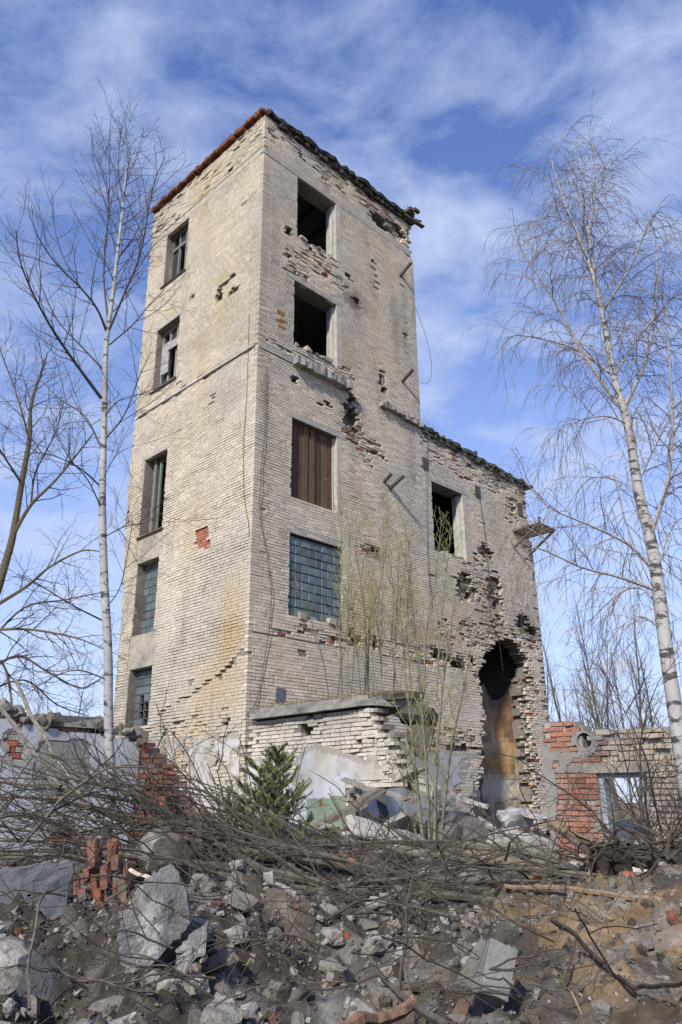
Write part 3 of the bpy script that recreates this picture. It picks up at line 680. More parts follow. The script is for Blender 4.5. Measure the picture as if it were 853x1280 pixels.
# ---- windows
def glass_block_window(name, F, u0, u1, z0, z1, nu, nz, d, seed, missing=()):
    r = np.random.default_rng(seed); w = empty(name, (0, 0, 0)); w.parent = tower
    du, dz = (u1 - u0) / nu, (z1 - z0) / nz; V = []; g_ = Bag()
    P = lambda a: F(np.array([a[0]]), np.array([a[1]]), np.array([a[2]]))[0]
    for i in range(nu):
        for j in range(nz):
            if (i, j) in missing: continue
            a, b_, c, e = u0 + i * du + .008, u0 + (i + 1) * du - .008, z0 + j * dz + .012, z0 + (j + 1) * dz - .012
            dd = d + r.normal(0, .004); q = Bag()
            ti = r.normal(0, .004, 4)
            V = F(np.array([a + .012, b_ - .012, b_ - .012, a + .012, a, b_, b_, a, a, b_, b_, a]), np.array([c + .012, c + .012, e - .012, e - .012, c, c, e, e, c, c, e, e]), np.array([dd - .012 + ti[0], dd - .012 + ti[1], dd - .012 + ti[2], dd - .012 + ti[3]] + [dd] * 4 + [dd + .08] * 4))
            colr = np.array([0.088, 0.125, 0.142]) * r.uniform(.6, 1.3) + r.normal(0, .006, 3)
            mesh('glass_block', V, _BQ, M_GLASS, w, np.tile(colr, (len(_BQ), 1)))
    for j in range(nz + 1):
        z = z0 + j * dz; V = F(np.array([u0, u1, u1, u0] * 2), np.array([z - .009] * 4 + [z + .009] * 4), np.array([d + .006, d + .006, d + .085, d + .085] * 2)); g_.add(V, BOXF, None, (.12, .13, .125))
    for i in range(nu + 1):
        u = u0 + i * du; V = F(np.array([u - .006, u + .006, u + .006, u - .006] * 2), np.array([z0 + .01] * 4 + [z1 - .01] * 4), np.array([d + .008, d + .008, d + .083, d + .083] * 2)); g_.add(V, BOXF, None, (.16, .17, .17))
    g_.build('glazing_grid', M_MORTAR, w)
    return w
glass_block_window('glass_block_window', F_R, 1.17, 2.89, 4.11, 6.05, 8, 9, 0.07, 31, missing=())
glass_block_window('glass_block_window', F_L, 3.83, 4.85, 4.17, 6.11, 5, 9, 0.26, 32, missing=())
glass_block_window('glass_block_window', F_L, 3.76, 4.82, 1.86, 3.26, 5, 7, 0.24, 33, missing=((2, 1), (2, 2), (3, 1), (3, 2), (3, 3), (2, 0)))
bw = empty('boarded_window', (0, 0, 0)); bw.parent = tower
u = 1.2; r = np.random.default_rng(41)
while u < 2.76:
    w_ = min(r.uniform(.085, .15), 2.775 - u); dd = .13 + r.uniform(-.012, .022); lo = 7.0 + r.choice([0, 0, .02, .06]); colr = lerp(np.array([.075, .055, .042]), np.array([.20, .12, .07]), r.random() ** 1.5) * r.uniform(.7, 1.15)
    b_ = Bag(); b_.box((u, dd, lo + ZB), (u + w_ - .008, dd + .028, 9.16 + ZB), colr, .004); b_.build('plank', M_WOOD, bw); u += w_
def casement(F, u0, u1, z0, z1, d, col, seed, panes=True, lean=0.0):
    r = np.random.default_rng(seed); w = empty('casement_window', (0, 0, 0)); w.parent = tower
    def piece(nm, a, b_, c, e, dd, th, colr, m=None):
        q = Bag(); V = F(np.array([a, b_, b_, a] * 2), np.array([c] * 4 + [e] * 4), np.array([dd, dd, dd + th, dd + th] * 2)); q.add(V + r.normal(0, .003, V.shape), BOXF, None, colr); return q.build(nm, m or M_WOOD, w)
    for a, b_, c, e in ((u0, u0 + .06, z0, z1), (u1 - .06, u1, z0, z1), (u0, u1, z1 - .07, z1), (u0, u1, z0, z0 + .06)): piece('frame', a, b_, c, e, d, .09, col * r.uniform(.8, 1.1))
    zt = z1 - .55; piece('transom', u0 + .06, u1 - .06, zt - .045, zt + .045, d - .01, .08, col)
    for f in (.34, .66):
        uu = u0 + (u1 - u0) * f; piece('mullion', uu - .03, uu + .03, z0 + .06, z1 - .07, d + .004, .07, col * r.uniform(.7, 1.1))
    if panes:
        for f0, f1, c, e in ((.02, .33, z0 + .7, zt), (.67, .98, z0 + .06, zt), (.35, .65, zt + .05, z1 - .08), (.02, .33, zt + .05, z1 - .08)):
            if r.random() < .8: piece('pane', u0 + (u1 - u0) * f0 + .04, u0 + (u1 - u0) * f1 - .04, c, e, d + .035, .004, (0, 0, 0), M_DARKGLASS)
    return w
wgrey = np.array([.26, .25, .235])
casement(F_L, 3.57, 4.74, 14.98, 16.94, .22, wgrey * .8, 51)
casement(F_L, 3.68, 4.85, 11.37, 13.44, .22, wgrey * 1.3, 52)
b_ = Bag(); b_.box((.14, 4.35, 11.9 + ZB), (.19, 4.72, 12.95 + ZB), (.36, .36, .36), .01); b_.box((.12, 3.75, 12.62 + ZB), (.17, 4.4, 12.86 + ZB), (.38, .39, .4), .015); b_.build('loose_board', M_WOOD, tower)
b_ = Bag(); b_.box((.2, 4.62, 6.92 + ZB), (.3, 4.74, 9.2 + ZB), (.2, .2, .18), .006); b_.box((.22, 4.40, 6.92 + ZB), (.27, 4.47, 9.1 + ZB), (.17, .22, .17), .006); b_.box((.2, 3.82, 6.905 + ZB), (.32, 4.62, 6.99 + ZB), (.2, .19, .17), .008); b_.build('window_frame', M_WOOD, tower)
for (y0, y1, z) in ((3.5, 4.85, 14.93), (3.6, 4.95, 11.32), (3.74, 5.0, 6.86)):
    b_ = Bag(); b_.box((-.06, y0, z + ZB), (.3, y1, z + .035 + ZB), (.17, .13, .10), .012); b_.build('sill', M_METAL, tower)
# rubble left on the sills and ledges of the long face
for (u0, u1, z, n) in ((1.25, 2.8, 14.86, 26), (1.2, 2.8, 11.34, 26), (1.1, 3.2, 10.93, 44), (1.2, 2.8, 4.10, 12), (6.8, 8.2, 6.86, 14), (4.5, 6.2, 10.9, 16)):
    b_ = Bag(); rr = np.random.default_rng(int(z * 10))
    for i in range(n):
        uu = rr.uniform(u0, u1); s = rr.uniform(.04, .12); dd = rr.uniform(-.06, .22)
        b_.box((uu - s, dd, z - .03 + ZB), (uu + s, dd + s * 1.4, z + s * rr.uniform(.4, 1.3) + ZB), lerp(WHITE * .8, GREY * .8, rr.random()) * rr.uniform(.6, 1.1), .03)
    b_.build('sill_rubble', M_BRICK, tower)['kind'] = 'stuff'
# flue behind the breach
fl = Bag(); U0, U1 = 7.95, 11.3
th = np.linspace(0, np.pi, 22); zz = np.linspace(-1.2, 3.9, 34)
uc, zc_ = np.meshgrid(np.linspace(U0, U1, 22), zz, indexing='ij')
dd = 0.36 + 0.52 * np.sin((uc - U0) / (U1 - U0) * np.pi) ** .7
top = 2.35 + 1.9 * vn(uc * 2.6, uc * 0, 17, 2)
V = F_R(uc.ravel(), np.minimum(zc_, top).ravel(), (dd + .09 * vn(uc * 4, zc_ * 4, 18, 4)).ravel())
i, j = np.meshgrid(np.arange(21), np.arange(33), indexing='ij'); Q = np.stack([i * 34 + j, (i + 1) * 34 + j, (i + 1) * 34 + j + 1, i * 34 + j + 1], -1).reshape(-1, 4)
cu, cz = uc[:-1, :-1].ravel() + .06, zc_[:-1, :-1].ravel()
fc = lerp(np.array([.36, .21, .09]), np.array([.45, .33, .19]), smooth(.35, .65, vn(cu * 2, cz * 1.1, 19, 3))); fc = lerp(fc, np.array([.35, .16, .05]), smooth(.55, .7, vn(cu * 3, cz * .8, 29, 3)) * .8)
fc = lerp(fc, np.array([.13, .10, .075]), smooth(.5, .68, vn(cu * 2.4, cz * 2.0, 39, 4)) * .75); fc = lerp(fc, np.array([.10, .08, .065]), smooth(1.9, 2.9, cz) * .8)  # soot patches painted to give the recess its shade; lining darkens upwards
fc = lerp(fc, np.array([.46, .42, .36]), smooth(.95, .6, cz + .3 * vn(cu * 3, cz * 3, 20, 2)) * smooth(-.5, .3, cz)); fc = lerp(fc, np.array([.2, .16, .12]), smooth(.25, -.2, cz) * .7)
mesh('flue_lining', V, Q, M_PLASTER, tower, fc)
ibox('flue_backing', (U0 - .1, .93, -1), (U1 + .1, 1.1, 1.9), inner * .7)
# plaster that still clings to both faces near the ground
PW = np.array([.56, .56, .57])
def pl_mask_R(u, z, k=0): return (z < 1.18 - 2 * k + .25 * (vn(u * 1.5, z * .2, 701, 3) - .5)) & (vn(u * 1.1, z * 1.6, 711, 4) + .16 * (vn(u * 8, z * 8, 900, 3) - .5) > .45 + k) & ~in_poly(u, z, HOLE) & (poly_dist(u, z, HOLE) > .12 + .35 * vn(u * 3, z * 3, 7)) & (u > 2.5) & (u < 11)
plaster(tower, F_R, (2.6, 8.8), (-1, 1.4), pl_mask_R, 0, -0.016, lambda u, z: lerp(np.tile(np.array([.50, .515, .56]), (len(u), 1)), np.array([.44, .42, .39]), smooth(.4, .7, vn(u * 2, z * 2, 721, 3))))
def pl_mask_L(u, z, k=0): return (z < 1.62 - 2 * k - .5 * vn(u * 2.6, z * .3, 731, 3)) & (vn(u * 2.7, z * 1.6, 743, 4) + .16 * (vn(u * 8, z * 8, 901, 3) - .5) > .47 + k)
plaster(tower, F_L, (0.15, 5.2), (-1, 1.7), pl_mask_L, 0, -0.018, lambda u, z: lerp(np.tile(np.array([.53, .51, .48]), (len(u), 1)), np.array([.44, .37, .27]), smooth(.45, .7, vn(u * 1.6, z * 1.4, 751, 3)) * .8))
def pl_mask_R2(u, z): return (np.abs(z - 5.15 - 0.0 * u) < .2) & (np.abs(u - .75) < .3) & (vn(u * 8, z * 8, 761, 3) > .45)
# steel platform on brackets at the far end of the wing, and its companions
pf = empty('steel_platform', (0, 0, 0)); pf.parent = tower
rust = np.array([.085, .065, .055]); z = 8.5 + ZB
def metal(nm, bars, par, col=rust):
    q = Bag()
    for a, c, w_ in bars: q.bar(a, c, w_, col=col * rr.uniform(.7, 1.3))
    return q.build(nm, M_METAL, par)
metal('frame', [((11, -1, z), (12, -1, z), .06), ((11, .05, z), (11, -1, z), .06), ((12, .05, z), (12, -1, z), .06), ((11, -.02, z), (12, -.02, z), .06)], pf)
for i in range(9): metal('grate_bar', [((11.09 + .1 * i, 0, z + .02), (11.09 + .1 * i, -.98, z + .02), .028)], pf)
for i in range(4): metal('cross_bar', [((11.0, -.2 * (i + 1), z - .015), (12.0, -.2 * (i + 1), z - .015), .025)], pf)
metal('strut', [((11, .03, z - .62), (11, -.97, z), .06)], pf); metal('strut', [((12, .03, z - .62), (12, -.97, z), .06)], pf)
metal('post', [((11.05, -1, z), (11.03, -1.02, z + .22), .06)], pf)
for q in ((487, 612, .5, .28), (480, 603, .25, .2), (501, 345, .42, .32), (503, 478, .4, .3)):
    u, zz_ = pxR(q[0], q[1]); metal('bracket', [((u, .05, zz_ + ZB), (u + .05, -q[2], zz_ + q[3] + ZB), .075)], tower)
u, zz_ = pxR(606, 590); metal('vent_pipe', [((u, .3, 10.2 + ZB), (u, .3, 11.05 + ZB), .09)], tower)
for q in ((532, 580), (597, 615), (650, 637)):
    u, zz_ = pxR(*q); b_ = Bag(); b_.box((u - .13, -.02, zz_ - .2 + ZB), (u + .13, .1, zz_ + .2 + ZB), (.07, .068, .075), .01); b_.build('wall_plate', M_METAL, tower)
u, zz_ = pxR(350, 868); b_ = Bag(); b_.box((u - .12, -.015, zz_ - .18 + ZB), (u + .12, .1, zz_ + .14 + ZB), (.13, .14, .16), .02); b_.build('wall_plate', M_METAL, tower)
def cable(F, pts, conv, rad=.009, off=-.02, col=(.05, .045, .04)):
    q = Bag(); uv = np.array([conv(*p) for p in pts]); P = spline(uv, 5); P3 = F(P[:, 0], P[:, 1], np.full(len(P), off) - .03 * vn(P[:, 1] * 2, P[:, 0] * 2, 3)); tube(q, P3, rad, 4, col); return q.build('cable', M_METAL, tower)
cable(F_L, [(313, 395), (311, 470), (306, 560), (307, 620), (312, 655), (313, 672)], pxL, .007)
cable(F_R, [(332, 460), (330, 540), (326, 590), (324, 640), (333, 700), (338, 760), (326, 850)], pxR, .008)
cable(F_R, [(326, 850), (318, 880), (308, 893)], pxR, .008)
cable(F_R, [(535, 545), (532, 580), (534, 700), (540, 760)], pxR, .008)
cable(F_R, [(597, 615), (608, 690), (612, 770), (622, 800), (628, 838)], pxR, .008)
b_ = Bag(); P = spline([(6.38, -.02, 15.0 + ZB), (6.75, -.1, 14.0 + ZB), (6.95, -.1, 13.0 + ZB), (6.72, -.1, 12.35 + ZB), (6.42, .1, 12.3 + ZB)], 6); tube(b_, P, .008, 4, (.12, .11, .1)); b_.build('cable', M_METAL, tower)

# ------------------------------------------------------------------ remains of the annex
# front wall continuing the window face past the tower corner, roof slab on top
stub = empty('broken_annex_wall', local(0.2, -0.1, -1.0), ROTZ, 'broken white brick annex wall with peeling plaster under a grassy roof slab at tower corner', 'wall')
F_S = lambda u, z, d: np.stack([d - 0.2, -u + 0.1, z + ZB], -1)
def W_S(u, z, d): return CORNER + np.outer(-u, DL) + np.outer(d, DR) + np.outer(z + EYE, [0, 0, 1])
S_END = lambda z: 3.55 + 0.35 * smooth(1.5, 0.7, z) + 0.16 * (np.floor(z / .075) % 2) - 0.25 * smooth(1.0, 1.55, z) + 0.3 * vn(z * 4, z * 0, 33, 2) + 0.25 * smooth(.55, .35, z)
S_DEEP = blob_field([(382, 912, .26, .17), (312, 930, .06, .12), (323, 928, .1, .05)], lambda x, y: pxW(x, y, 0))
S_ROUGH = blob_field([(470, 905, .45, .5), (480, 960, .5, .35), (395, 910, .5, .3), (315, 925, .25, .2), (455, 935, .4, .4)], lambda x, y: pxW(x, y, 0))
def state_S(u, z):
    u = np.asarray(u, float); z = np.asarray(z, float); s = np.zeros(u.shape, int)
    s[blob_val(S_ROUGH, u, z, 131) > .3] = 1
    s[(vn(u * 5, z * 8, 132, 2) > .83)] = 1
    s[blob_val(S_DEEP, u, z, 133, .35) > .2] = 3
    s[(u > S_END(z) - .3) & (s == 0)] = 1
    s[(u > S_END(z)) | ((u > 2.95) & (z < .33 - .12 * vn(u * 3, z, 3)))] = 4
    return s
def col_S(u, z, st, leaf, r):
    c = np.tile(WHITE * 1.1, (len(u), 1)) * r.normal(1, .06, (len(u), 1)); c = lerp(c, GREY, smooth(.45, .7, vn(u * 1.2, z * 1.2, 771, 3)) * .6)
    return lerp(c, DARK_BROWN * 2, smooth(.35, .05, 1.62 - z) * .35)  # slab's shadow painted into the courses just below it
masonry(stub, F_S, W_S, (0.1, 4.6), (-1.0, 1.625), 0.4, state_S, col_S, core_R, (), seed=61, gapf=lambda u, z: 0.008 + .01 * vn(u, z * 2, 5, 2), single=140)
G_ = [pxW(x, y, 0) for x, y in ((384, 996), (426, 993), (428, 1030), (384, 1032))]
def spl(u, z, k=0): return (z < .72 - 2 * k + .32 * (vn(u * 2.0, z * .2, 781, 3) - .5) + .2 * smooth(1.2, 2.2, u) * smooth(3.2, 2.4, u)) & (vn(u * 1.3, z * 1.6, 791, 3) + .16 * (vn(u * 8, z * 8, 902, 3) - .5) > .38 + k) & (u < S_END(z) - .15) & ~((u > 2.9) & (z < .4))
def scol(u, z):
    c = lerp(np.tile(np.array([.53, .54, .56]), (len(u), 1)), np.array([.47, .44, .38]), smooth(.45, .6, vn(u * 1.7, z * 1.7, 801, 3)))
    gm = (z < .12 + .03 * vn(u * 5, z, 3)) & (u > 1.9) & (vn(u * 4, z * 4, 805, 2) > .3); c[gm] = np.array([.215, .275, .20]) * (0.85 + .3 * vn(u[gm] * 3, z[gm] * 3, 4))[:, None]
    hu, hz_ = pxW(402, 1004, 0); m = np.hypot(u - hu, z - hz_) < .05; c[m] = RED * .7
    return c
plaster(stub, F_S, (0.15, 4.0), (-1, 1.3), spl, 0, -0.014, scol)
# roof slab: ragged plate, thick edge
def prism(name, poly, z0, z1, mat, parent, col, jit=.02, sub=.22, seed=1):
    r = np.random.default_rng(seed); P = []
    for a, b_ in zip(poly, poly[1:] + poly[:1]):
        a = np.array(a, float); b_ = np.array(b_, float); n = max(1, int(np.linalg.norm(b_ - a) / sub))
        for k in range(n): P.append(a + (b_ - a) * k / n + r.normal(0, jit, 2))
    P = np.array(P); n = len(P); c = P.mean(0)
    mid = P + (P - c) / np.linalg.norm(P - c, axis=1)[:, None] * r.uniform(-.04, .04, (n, 1))
    rings = [np.column_stack([P, z0 + r.normal(0, jit * .3, n)]), np.column_stack([mid, np.full(n, (z0 + z1) / 2) + r.normal(0, jit, n)]), np.column_stack([P, z1 + r.normal(0, jit * .3, n)])]
    V = np.vstack(rings + [[[c[0], c[1], z0], [c[0], c[1], z1]]]); i = np.arange(n); k = (i + 1) % n
    Q = np.vstack([np.stack([i, k, n + k, n + i], 1), np.stack([n + i, n + k, 2 * n + k, 2 * n + i], 1)])
    T = np.vstack([np.stack([k, i, np.full(n, 3 * n)], 1), np.stack([2 * n + i, 2 * n + k, np.full(n, 3 * n + 1)], 1)])
    return mesh(name, V, [Q, T], mat, parent, np.array(col) * r.uniform(.85, 1.12, (len(Q) + len(T), 1)))
SL = lambda X, Y: (X - 0.2, Y + 0.1)
prism('roof_slab', [SL(-.16, -.22), SL(-.14, -3.45), SL(.05, -3.6), SL(.4, -3.85), SL(.85, -4.0), SL(1.1, -3.6), SL(1.6, -2.5), SL(2.2, -1.2), SL(2.9, -.02), SL(.5, -.02)], 1.66 + ZB, 1.84 + ZB, M_CONC, stub, CGREY * .8, seed=3)
prism('roof_slab', [SL(.25, -3.3), SL(.1, -3.7), SL(.5, -4.0), SL(.95, -4.1), SL(1.1, -3.5)], 1.78 + ZB, 1.93 + ZB, M_ROOF, stub, (.13, .115, .095), .05, seed=4)
# broken chunk hanging under the slab and lintel end over the opening
def chunk_mesh(r, size, rough=.22, sub=2, flat=None):
    """irregular broken block: subdivided box pushed about and chipped"""
    n = 3 if sub == 1 else 5
    g = np.linspace(-1, 1, n); V = []; idx = {}; Q = []
    def vid(p):
        k = tuple(np.round(p, 4))
        if k not in idx: idx[k] = len(V); V.append(p)
        return idx[k]
    for ax in range(3):
        for s in (-1, 1):
            for i in range(n - 1):
                for j in range(n - 1):
                    f = []
                    for a, b_ in ((g[i], g[j]), (g[i + 1], g[j]), (g[i + 1], g[j + 1]), (g[i], g[j + 1])):
                        p = np.zeros(3); p[ax] = s; p[(ax + 1) % 3] = a; p[(ax + 2) % 3] = b_; f.append(vid(p))
                    Q.append(f if s > 0 else f[::-1])
    V = np.array(V)
    sh = r.uniform(.0, 1, 3) * 10
    rad = np.linalg.norm(V, axis=1)
    rnd = V / rad[:, None]
    k = r.uniform(.15, .5); V = V * (1 - k) + rnd * k * 1.25
    nn = vn(V[:, 0] * 1.3 + sh[0] + V[:, 2], V[:, 1] * 1.3 + sh[1] - V[:, 2] * .7, int(sh[2] * 99), 3) - .5
    V = V * (1 + rough * 1.8 * nn[:, None]) + r.normal(0, rough * .17, V.shape)
    for _ in range(r.integers(2, 5)):                                # planar breaks
        d = r.normal(0, 1, 3); d /= np.linalg.norm(d); h = r.uniform(.55, .95); t = V @ d
        V = np.where((t > h)[:, None], V - np.outer(t - h, d) * .9, V)
    return V * np.asarray(size) / 2, np.array(Q)
def place(V, loc, rot):
    R_ = np.array(Matrix.Rotation(rot[2], 3, 'Z') @ Matrix.Rotation(rot[1], 3, 'Y') @ Matrix.Rotation(rot[0], 3, 'X'))
    return V @ R_.T + np.asarray(loc)
def part_chunk(name, size, X, Y, Z, rot, col, seed, parent=stub, mat=M_RUBBLE, rough=.34):
    r = np.random.default_rng(seed); V, Q = chunk_mesh(r, size, rough); V = place(V, (X - .2, Y + .1, Z + ZB), rot)
    return mesh(name, V, Q, mat, parent, np.array(col) * r.uniform(.85, 1.15, (len(Q), 1)))
part_chunk('slab_fragment', (.9, .5, .3), .35, -4.1, .42, (.1, .5, -.7), CGREY * 1.3, 71)
part_chunk('slab_fragment', (.6, .6, .32), .85, -3.95, 1.5, (.3, .2, .4), CGREY * .25, 72)  # this and the next coloured near black for the shadow under the slab
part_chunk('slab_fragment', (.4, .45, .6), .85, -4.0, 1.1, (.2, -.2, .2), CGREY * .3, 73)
part_chunk('lintel_fragment', (.35, 1.5, .16), .12, -3.75, .36, (-.22, 0, 0.05), CGREY * 1.45, 74)
for i in range(9):
    b_ = Bag(); rr = np.random.default_rng(80 + i); z = 1.55 - i * .075; y = -S_END(np.array([z]))[0] - rr.uniform(-.05, .14) + (.15 if i % 2 else 0)
    b_.box((.0 - .2 + rr.uniform(-.04, .05), y + .1, z + ZB), (.2 - .2, y + .1 + .26, z + .066 + ZB), WHITE * rr.uniform(.9, 1.15), .008); b_.build('brick', M_BRICK, stub)

# red brick end of the annex with doorway, beyond the collapsed bay
XR = 0.6
redw = empty('red_brick_wall', local(XR + .18, -6.6, -1.0), ROTZ, 'red and pale brick wall remnant with round vent hole and open doorway', 'wall')
uo = 6.6
F_W = lambda u, z, d: np.stack([d - .18, -(u - uo) , z + ZB - .018 * (u - uo)], -1)
def W_W(u, z, d): return CORNER + np.outer(-u, DL) + np.outer(d + XR, DR) + np.outer(z + EYE, [0, 0, 1])
cw = lambda x, y: pxW(x, y, XR)
DO = (cw(745, 965)[0], cw(806, 963)[0], -1.0, cw(745, 965)[1])
vu, vz = cw(731, 925)
uL = cw(680, 950)[0]
def top_W(u): return 1.20 - .12 * smooth(uL + .3, uL + .8, u) - .05 * (u - uL) - .12 * smooth(uL + 1.9, uL + 2.6, u) + .08 * (vn(u * 4, u * 0, 66, 2) - .5)
def state_W(u, z):
    u = np.asarray(u, float); z = np.asarray(z, float); s = np.zeros(u.shape, int)
    s[vn(u * 5, z * 8, 141, 2) > .80] = 1
    s[(u > vu + .25) & (z > .55) & (vn(u * 4, z * 9, 142, 2) > .45)] = 1
    s[(z > top_W(u) - .1) & (s == 0)] = 1
    s[np.hypot(u - vu, z - vz) < .115] = 4
    s[z > top_W(u)] = 4
    return s
def redf(u, z): return (u < DO[0] + .02) & ~((u > vu + .2) & (z > DO[3] + .1)) | ((u < vu + .35) & (z > DO[3]) & (z < DO[3] + .42))
def col_W(u, z, st, leaf, r):
    n = len(u); red = redf(u, z); c = np.tile(WHITE * np.array([.86, .82, .74]), (n, 1)) * r.normal(1, .08, (n, 1))
    c[red] = RED * r.normal(1.05, .16, (red.sum(), 1)) * np.array([1, 1, 1.0])
    c[red & (r.random(n) < .12)] = np.array([.40, .20, .14]); dust = .18 + smooth(.35, .7, vn(u * 4, z * 4, 19, 3)) * .5; c = lerp(c, np.array([.30, .26, .22]), dust)
    return c
masonry(redw, F_W, W_W, (uL, uL + 3.4), (-1.0, 1.25), .36, state_W, col_W, lambda u, z: np.tile(np.array([.33, .315, .29]), (len(u), 1)) * (.7 + .6 * vn(u * 3, z * 3, 5, 2))[:, None], [DO], seed=62, gapf=lambda u, z: .013 + 0 * u, single=290)
def wcem(u, z): return (((u < uL + .06 + .14 * vn(z * 3, u * 0, 71, 2)) & (vn(u * 5, z * 3, 73, 2) > .3)) | ((np.hypot(u - vu, (z - vz)) < .21) & (vn(u * 6, z * 6, 74, 2) > .25)) | ((np.abs(z - .47) < .02 + .05 * vn(u * 3, z, 4)) & (u > uL + .2) & (u < DO[0] + .1)) | (vn(u * 3.1, z * 3.1, 72, 3) > .70) & (u < DO[0] - .02)) & (np.hypot(u - vu, z - vz) > .125) & (z < top_W(u) - .05) & ~((u > DO[0] - .02) & (z < DO[3] + .02))
sheet('cement_render', redw, F_W, (uL - .005, uL + 3.3), (-.95, 1.2), wcem, -.012, M_PLASTER, lambda u, z: np.tile(np.array([.26, .25, .235]), (len(u), 1)) * (.6 + .6 * vn(u * 2, z * 2, 6, 2))[:, None], cell=.03)
q = Bag(); a = np.linspace(0, 2 * np.pi, 21)[:-1]; V = []
for rr_, d in ((.118, -.02), (.15, -.02), (.118, .3), (.15, .3)): V.append(F_W(vu + rr_ * np.cos(a), vz + rr_ * np.sin(a), np.full(20, d)))
i = np.arange(20); k = (i + 1) % 20
q.add(np.vstack(V), np.vstack([np.stack([i, k, 20 + k, 20 + i], 1), np.stack([i, 40 + i, 40 + k, k], 1)]), None, (.30, .29, .27)); q.build('vent_ring', M_CONC, redw)
def wbox(name, u0, u1, z0, z1, d0, d1, col, mat, jit=.005):
    q = Bag(); V = F_W(np.array([u0, u1, u1, u0] * 2), np.array([z0] * 4 + [z1] * 4), np.array([d0, d0, d1, d1] * 2)); q.add(V + rng.uniform(-jit, jit, V.shape), BOXF, None, col); return q.build(name, mat, redw)
wbox('lintel', DO[0] - .18, DO[1] + .22, DO[3] + .004, DO[3] + .13, -.02, .34, CGREY * np.array([.95, .92, .85]), M_CONC)
blue = np.array([.33, .37, .40])
df = empty('door_frame', (0, 0, 0)); df.parent = redw
for (u0, u1, z0, z1) in ((DO[0] + .004, DO[0] + .075, -1.0, DO[3] - .06), (DO[1] - .075, DO[1] - .004, -1.0, DO[3] - .06), (DO[0] + .004, DO[1] - .004, DO[3] - .07, DO[3] - .004)):
    q = Bag(); V = F_W(np.array([u0, u1, u1, u0] * 2), np.array([z0] * 4 + [z1] * 4), np.array([.06, .06, .2, .2] * 2)); q.add(V, BOXF, None, blue); q.build('frame_board', M_WOOD, df)

# plastered wall on the window side, broken red end
YW = -2.4
lw = empty('whitewashed_wall', local(-3.4, YW + .2, -1.0), ROTZ, 'low whitewashed wall with rubble along its top and broken red brick end', 'wall')
F_P = lambda u, z, d: np.stack([u + 3.4, d - .2, z + ZB], -1)
def W_P(u, z, d): return CORNER + np.outer(u, DR) + np.outer(d + YW, DL) + np.outer(z + EYE, [0, 0, 1])
cp_ = lambda x, y: pxV(x, y, YW)
def top_P(u):
    xs = [cp_(*p) for p in ((-60, 886), (0, 893), (60, 903), (130, 912), (185, 925), (205, 935), (222, 955), (236, 990), (250, 1010), (290, 1022), (310, 1050), (330, 1080))]
    return np.interp(u, [p[0] for p in xs], [p[1] for p in xs]) + .05 * (vn(u * 5, u * 0, 81, 2) - .5)
uPw = cp_(183, 950)[0]
def state_P(u, z):
    u = np.asarray(u, float); z = np.asarray(z, float); s = np.zeros(u.shape, int)
    s[vn(u * 4, z * 6, 151, 2) > .7] = 1
    s[(u > uPw) & (s == 0)] = 1
    s[(u > uPw - .15) & (vn(u * 3, z * 5, 152, 2) > .74)] = 2
    s[(z > top_P(u) - .12)] = 1
    s[z > np.floor(top_P(u) / .078) * .078] = 4
    return s
def col_P(u, z, st, leaf, r):
    n = len(u); c = np.tile(RED * np.array([1.15, 1, 1]), (n, 1)) * r.normal(1, .16, (n, 1)); m = (r.random(n) < .25) & (u < uPw + .1); c[m] = WHITE * .95
    m = r.random(n) < .08; c[m] = np.array([.45, .3, .22]); return lerp(c, np.array([.22, .18, .15]), smooth(.35, .7, vn(u * 4, z * 4, 29, 3)) * .6)
masonry(lw, F_P, W_P, (-8.2, cp_(330, 1080)[0]), (-1.014, 1.404), .4, state_P, col_P, lambda u, z: np.tile(np.array([.30, .27, .23]), (len(u), 1)) * (.6 + .8 * vn(u * 3, z * 3, 5, 2))[:, None], (), seed=63, pitch=.078, gapf=lambda u, z: .012 + 0 * u, single=260)
gp = [cp_(*p) for p in ((48, 926), (104, 924), (112, 930), (116, 990), (60, 1000), (40, 985), (42, 950))]
def ppl(u, z, k=0): return (u < uPw - .05 - .2 * vn(z * 3, z * 0, 85, 2)) & (z < top_P(u) - .06 - .05 * vn(u * 6, z * 0, 87, 2)) & (vn(u * 2.4, z * 2.4, 83, 3) + .16 * (vn(u * 8, z * 8, 903, 3) - .5) > .36 + 1.5 * k) & ~in_poly(u, z, gp)
plaster(lw, F_P, (-8.2, uPw), (-1, 1.4), ppl, 0, -.02, lambda u, z: lerp(np.tile(np.array([.54, .55, .57]), (len(u), 1)), np.array([.36, .345, .32]), smooth(.5, .68, vn(u * 2.2, z * 1.6, 88, 3)) * .8), .03)
sheet('grey_patch', lw, F_P, (gp[0][0] - .4, gp[3][0] + .4), (-.3, 1.2), lambda u, z: in_poly(u + .05 * (vn(u * 6, z * 6, 3) - .5), z + .05 * (vn(u * 6, z * 6, 4) - .5), gp), -.008, M_CONC, lambda u, z: np.tile(np.array([.30, .285, .255]), (len(u), 1)), cell=.03)
cap = Bag(); rr = np.random.default_rng(9)
for i in range(420):
    u = rr.uniform(-8, uPw); s = rr.uniform(.02, .07) * (1 if rr.random() < .85 else 1.6); V, Q = chunk_mesh(rr, (s * 2.2, s * 2, s * 1.2), .3, 1)
    z = top_P(np.array([u]))[0] - .02 + rr.uniform(0, .10); d = rr.uniform(-.02, .36); cap.add(place(V, F_P(np.array([u]), np.array([z]), np.array([d]))[0], rr.uniform(0, 6, 3)), Q, None, lerp(np.array([.16, .145, .11]), np.array([.33, .31, .28]), rr.random()))
cap.build('cap_rubble', M_RUBBLE, lw)['kind'] = 'stuff'
